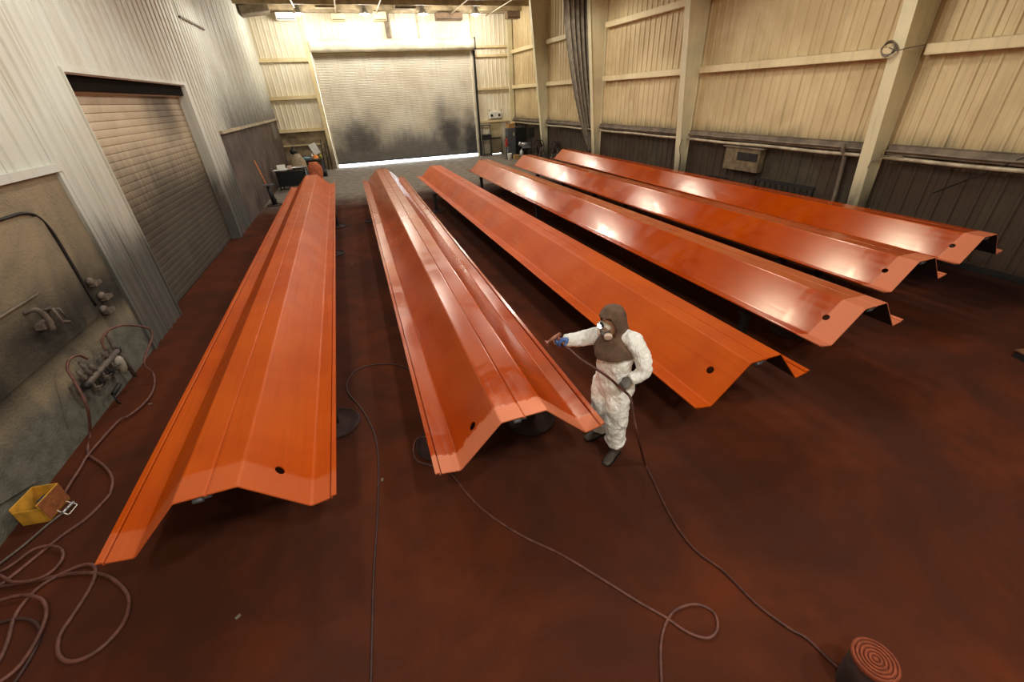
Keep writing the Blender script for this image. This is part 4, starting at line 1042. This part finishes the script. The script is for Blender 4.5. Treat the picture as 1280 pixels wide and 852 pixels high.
MB().tube([P_(hlp + HM @ Vector((0, .001, 0))), P_(hlp + HM @ Vector((0, .006, 0)))], [.024, .02], 14).build('headlamp_lens', M['headlight'], per)
ld = bpy.data.lights.new('headlamp_beam', 'SPOT'); ld.energy = 25; ld.spot_size = 1.0; ld.spot_blend = .5; ld.shadow_soft_size = .02
lo = bpy.data.objects.new('headlamp_beam', ld); COL.objects.link(lo); lo.parent = per; lo.location = P_(hlp + HM @ Vector((0, .02, 0)))
lo.rotation_euler = (HM @ Vector((0, 1, 0))).to_track_quat('-Z', 'Y').to_euler()
# hands: palm, four fingers, thumb; built along a forward axis and a palm normal
def hand(name, wrist, fdir, pn, mat, curl, thumb_side, hl=.19):
    fdir = fdir.normalized(); pn = (pn - fdir * pn.dot(fdir)).normalized(); sd = fdir.cross(pn) * thumb_side
    b = MB(); W = wrist
    def q(f, s, n_): return P_(W + fdir * f + sd * s + pn * n_)
    rows = []
    for f, a, t in ((-.03, .03, .026), (.0, .034, .024), (.04, .044, .02), (.085, .046, .017), (.098, .04, .012)):
        rows.append([P_(W + fdir * f + sd * (math.cos(x) * a) + pn * (math.sin(x) * t)) for x in [2 * PI * k / 14 for k in range(14)]])
    b.loft(rows)
    for k, (s, ln) in enumerate(((.034, .072), (.012, .082), (-.011, .076), (-.033, .058))):
        p = W + fdir * .085 + sd * s; d = fdir.copy(); pts = [p - fdir * .02, p]; ax = sd
        ang = 0
        for j, seg in enumerate((.45, .32, .23)):
            ang += curl * (1 + .12 * k) * (.9 if j == 0 else 1.1)
            dd_ = fdir * math.cos(ang) + pn * math.sin(ang); p = p + dd_ * ln * seg; pts.append(p)
        b.tube([P_(x) for x in pts], [.0115, .0115, .0105, .0095, .008], 10)
    p = W + fdir * .02 + sd * .035; pts = [p - sd * .015, p, p + (sd * .7 + fdir * .6 + pn * .35).normalized() * .035, p + (sd * .45 + fdir * .75 + pn * .6).normalized() * .065, p + (sd * .2 + fdir * .75 + pn * .9).normalized() * .085]
    b.tube([P_(x) for x in pts], [.015, .014, .0125, .011, .009], 10)
    return remesh(b.build(name, M[mat], per), .0045, 2)
rdir = (Rhand - Relb).normalized()
hand('glove', Rwri, rdir, Vector((-.2, -.3, -1)), 'glove_blue', .75, 1)['label'] = 'blue glove gripping the spray gun'
ldir = (Lhand - Lelb).normalized()
hand('glove', Lwri, ldir, Vector((-.1, .3, -1)), 'glove_grey', .7, -1)['label'] = 'grey glove holding the hose'
# spray gun
gp = Rhand + rdir * .035
t_ = thing('spray_gun', 'airless spray gun held out in the painter\'s blue glove', 'spray gun', gp)
gd_ = Vector((-.92, -.28, -.22)).normalized(); gu = Vector((0, 0, 1)); gu = (gu - gd_ * gu.dot(gd_)).normalized()
MB().tube([gd_ * -.06 + gu * .045, gd_ * .02 + gu * .045, gd_ * .09 + gu * .045], [.018, .02, .014], 10).build('gun_body', M['gun'], t_)
MB().tube([gd_ * .09 + gu * .045, gd_ * .125 + gu * .045], [.017, .012], 10).cbox(gd_ * .12 + gu * .045, .012, .055, .03).build('nozzle', M['gun'], t_)
MB().tube([gu * .04 - gd_ * .02, gu * -.03 - gd_ * .035, gu * -.085 - gd_ * .04], [.017, .015, .013], 10).build('grip', M['gun'], t_)
MB().tube([gd_ * .035 + gu * .03, gd_ * .03 - gu * .02, gd_ * .0 - gu * .06], .006, 8).build('trigger', M['light_metal'], t_)
# spray hose
hpts = [gp + gu * -.085 - gd_ * .04, bp(712, 437, .24), bp(726, 449, .28), bp(742, 459, .32), bp(760, 471, .33), Lhand + ldir * .03 + Vector((0, 0, -.015)), bp(788, 497, .36), bp(792, 520, .44), bp(798, 548, .5)]
hose('spray_hose', 'rust-coloured spray hose from the painter\'s gun trailing across the floor to the bottom right', hpts + [(806, 578, .06), (815, 597), (840, 648), (868, 686), (905, 714), (945, 754), (985, 784), (1008, 797), (1030, 818), (1056, 843), (1075, 870)], .0125, 'spray_hose')

# floor joint crease and small litter
for k, (x, y) in enumerate(((188, 505), (298, 771), (478, 600), (455, 300), (440, 330))):
    p = fl(x, y); simple('floor_scrap', 'small pale scrap on the floor, %s' % ('left of the leftmost beam', 'below the leftmost beam', 'beside the thin hose between the left beams', 'far between the two left beams', 'between the two left beams, nearer one')[k], 'scrap', MB().cbox((0, 0, .008), .04, .02, .012), 'tape', 0, (p.x, p.y, 0), k * .7)
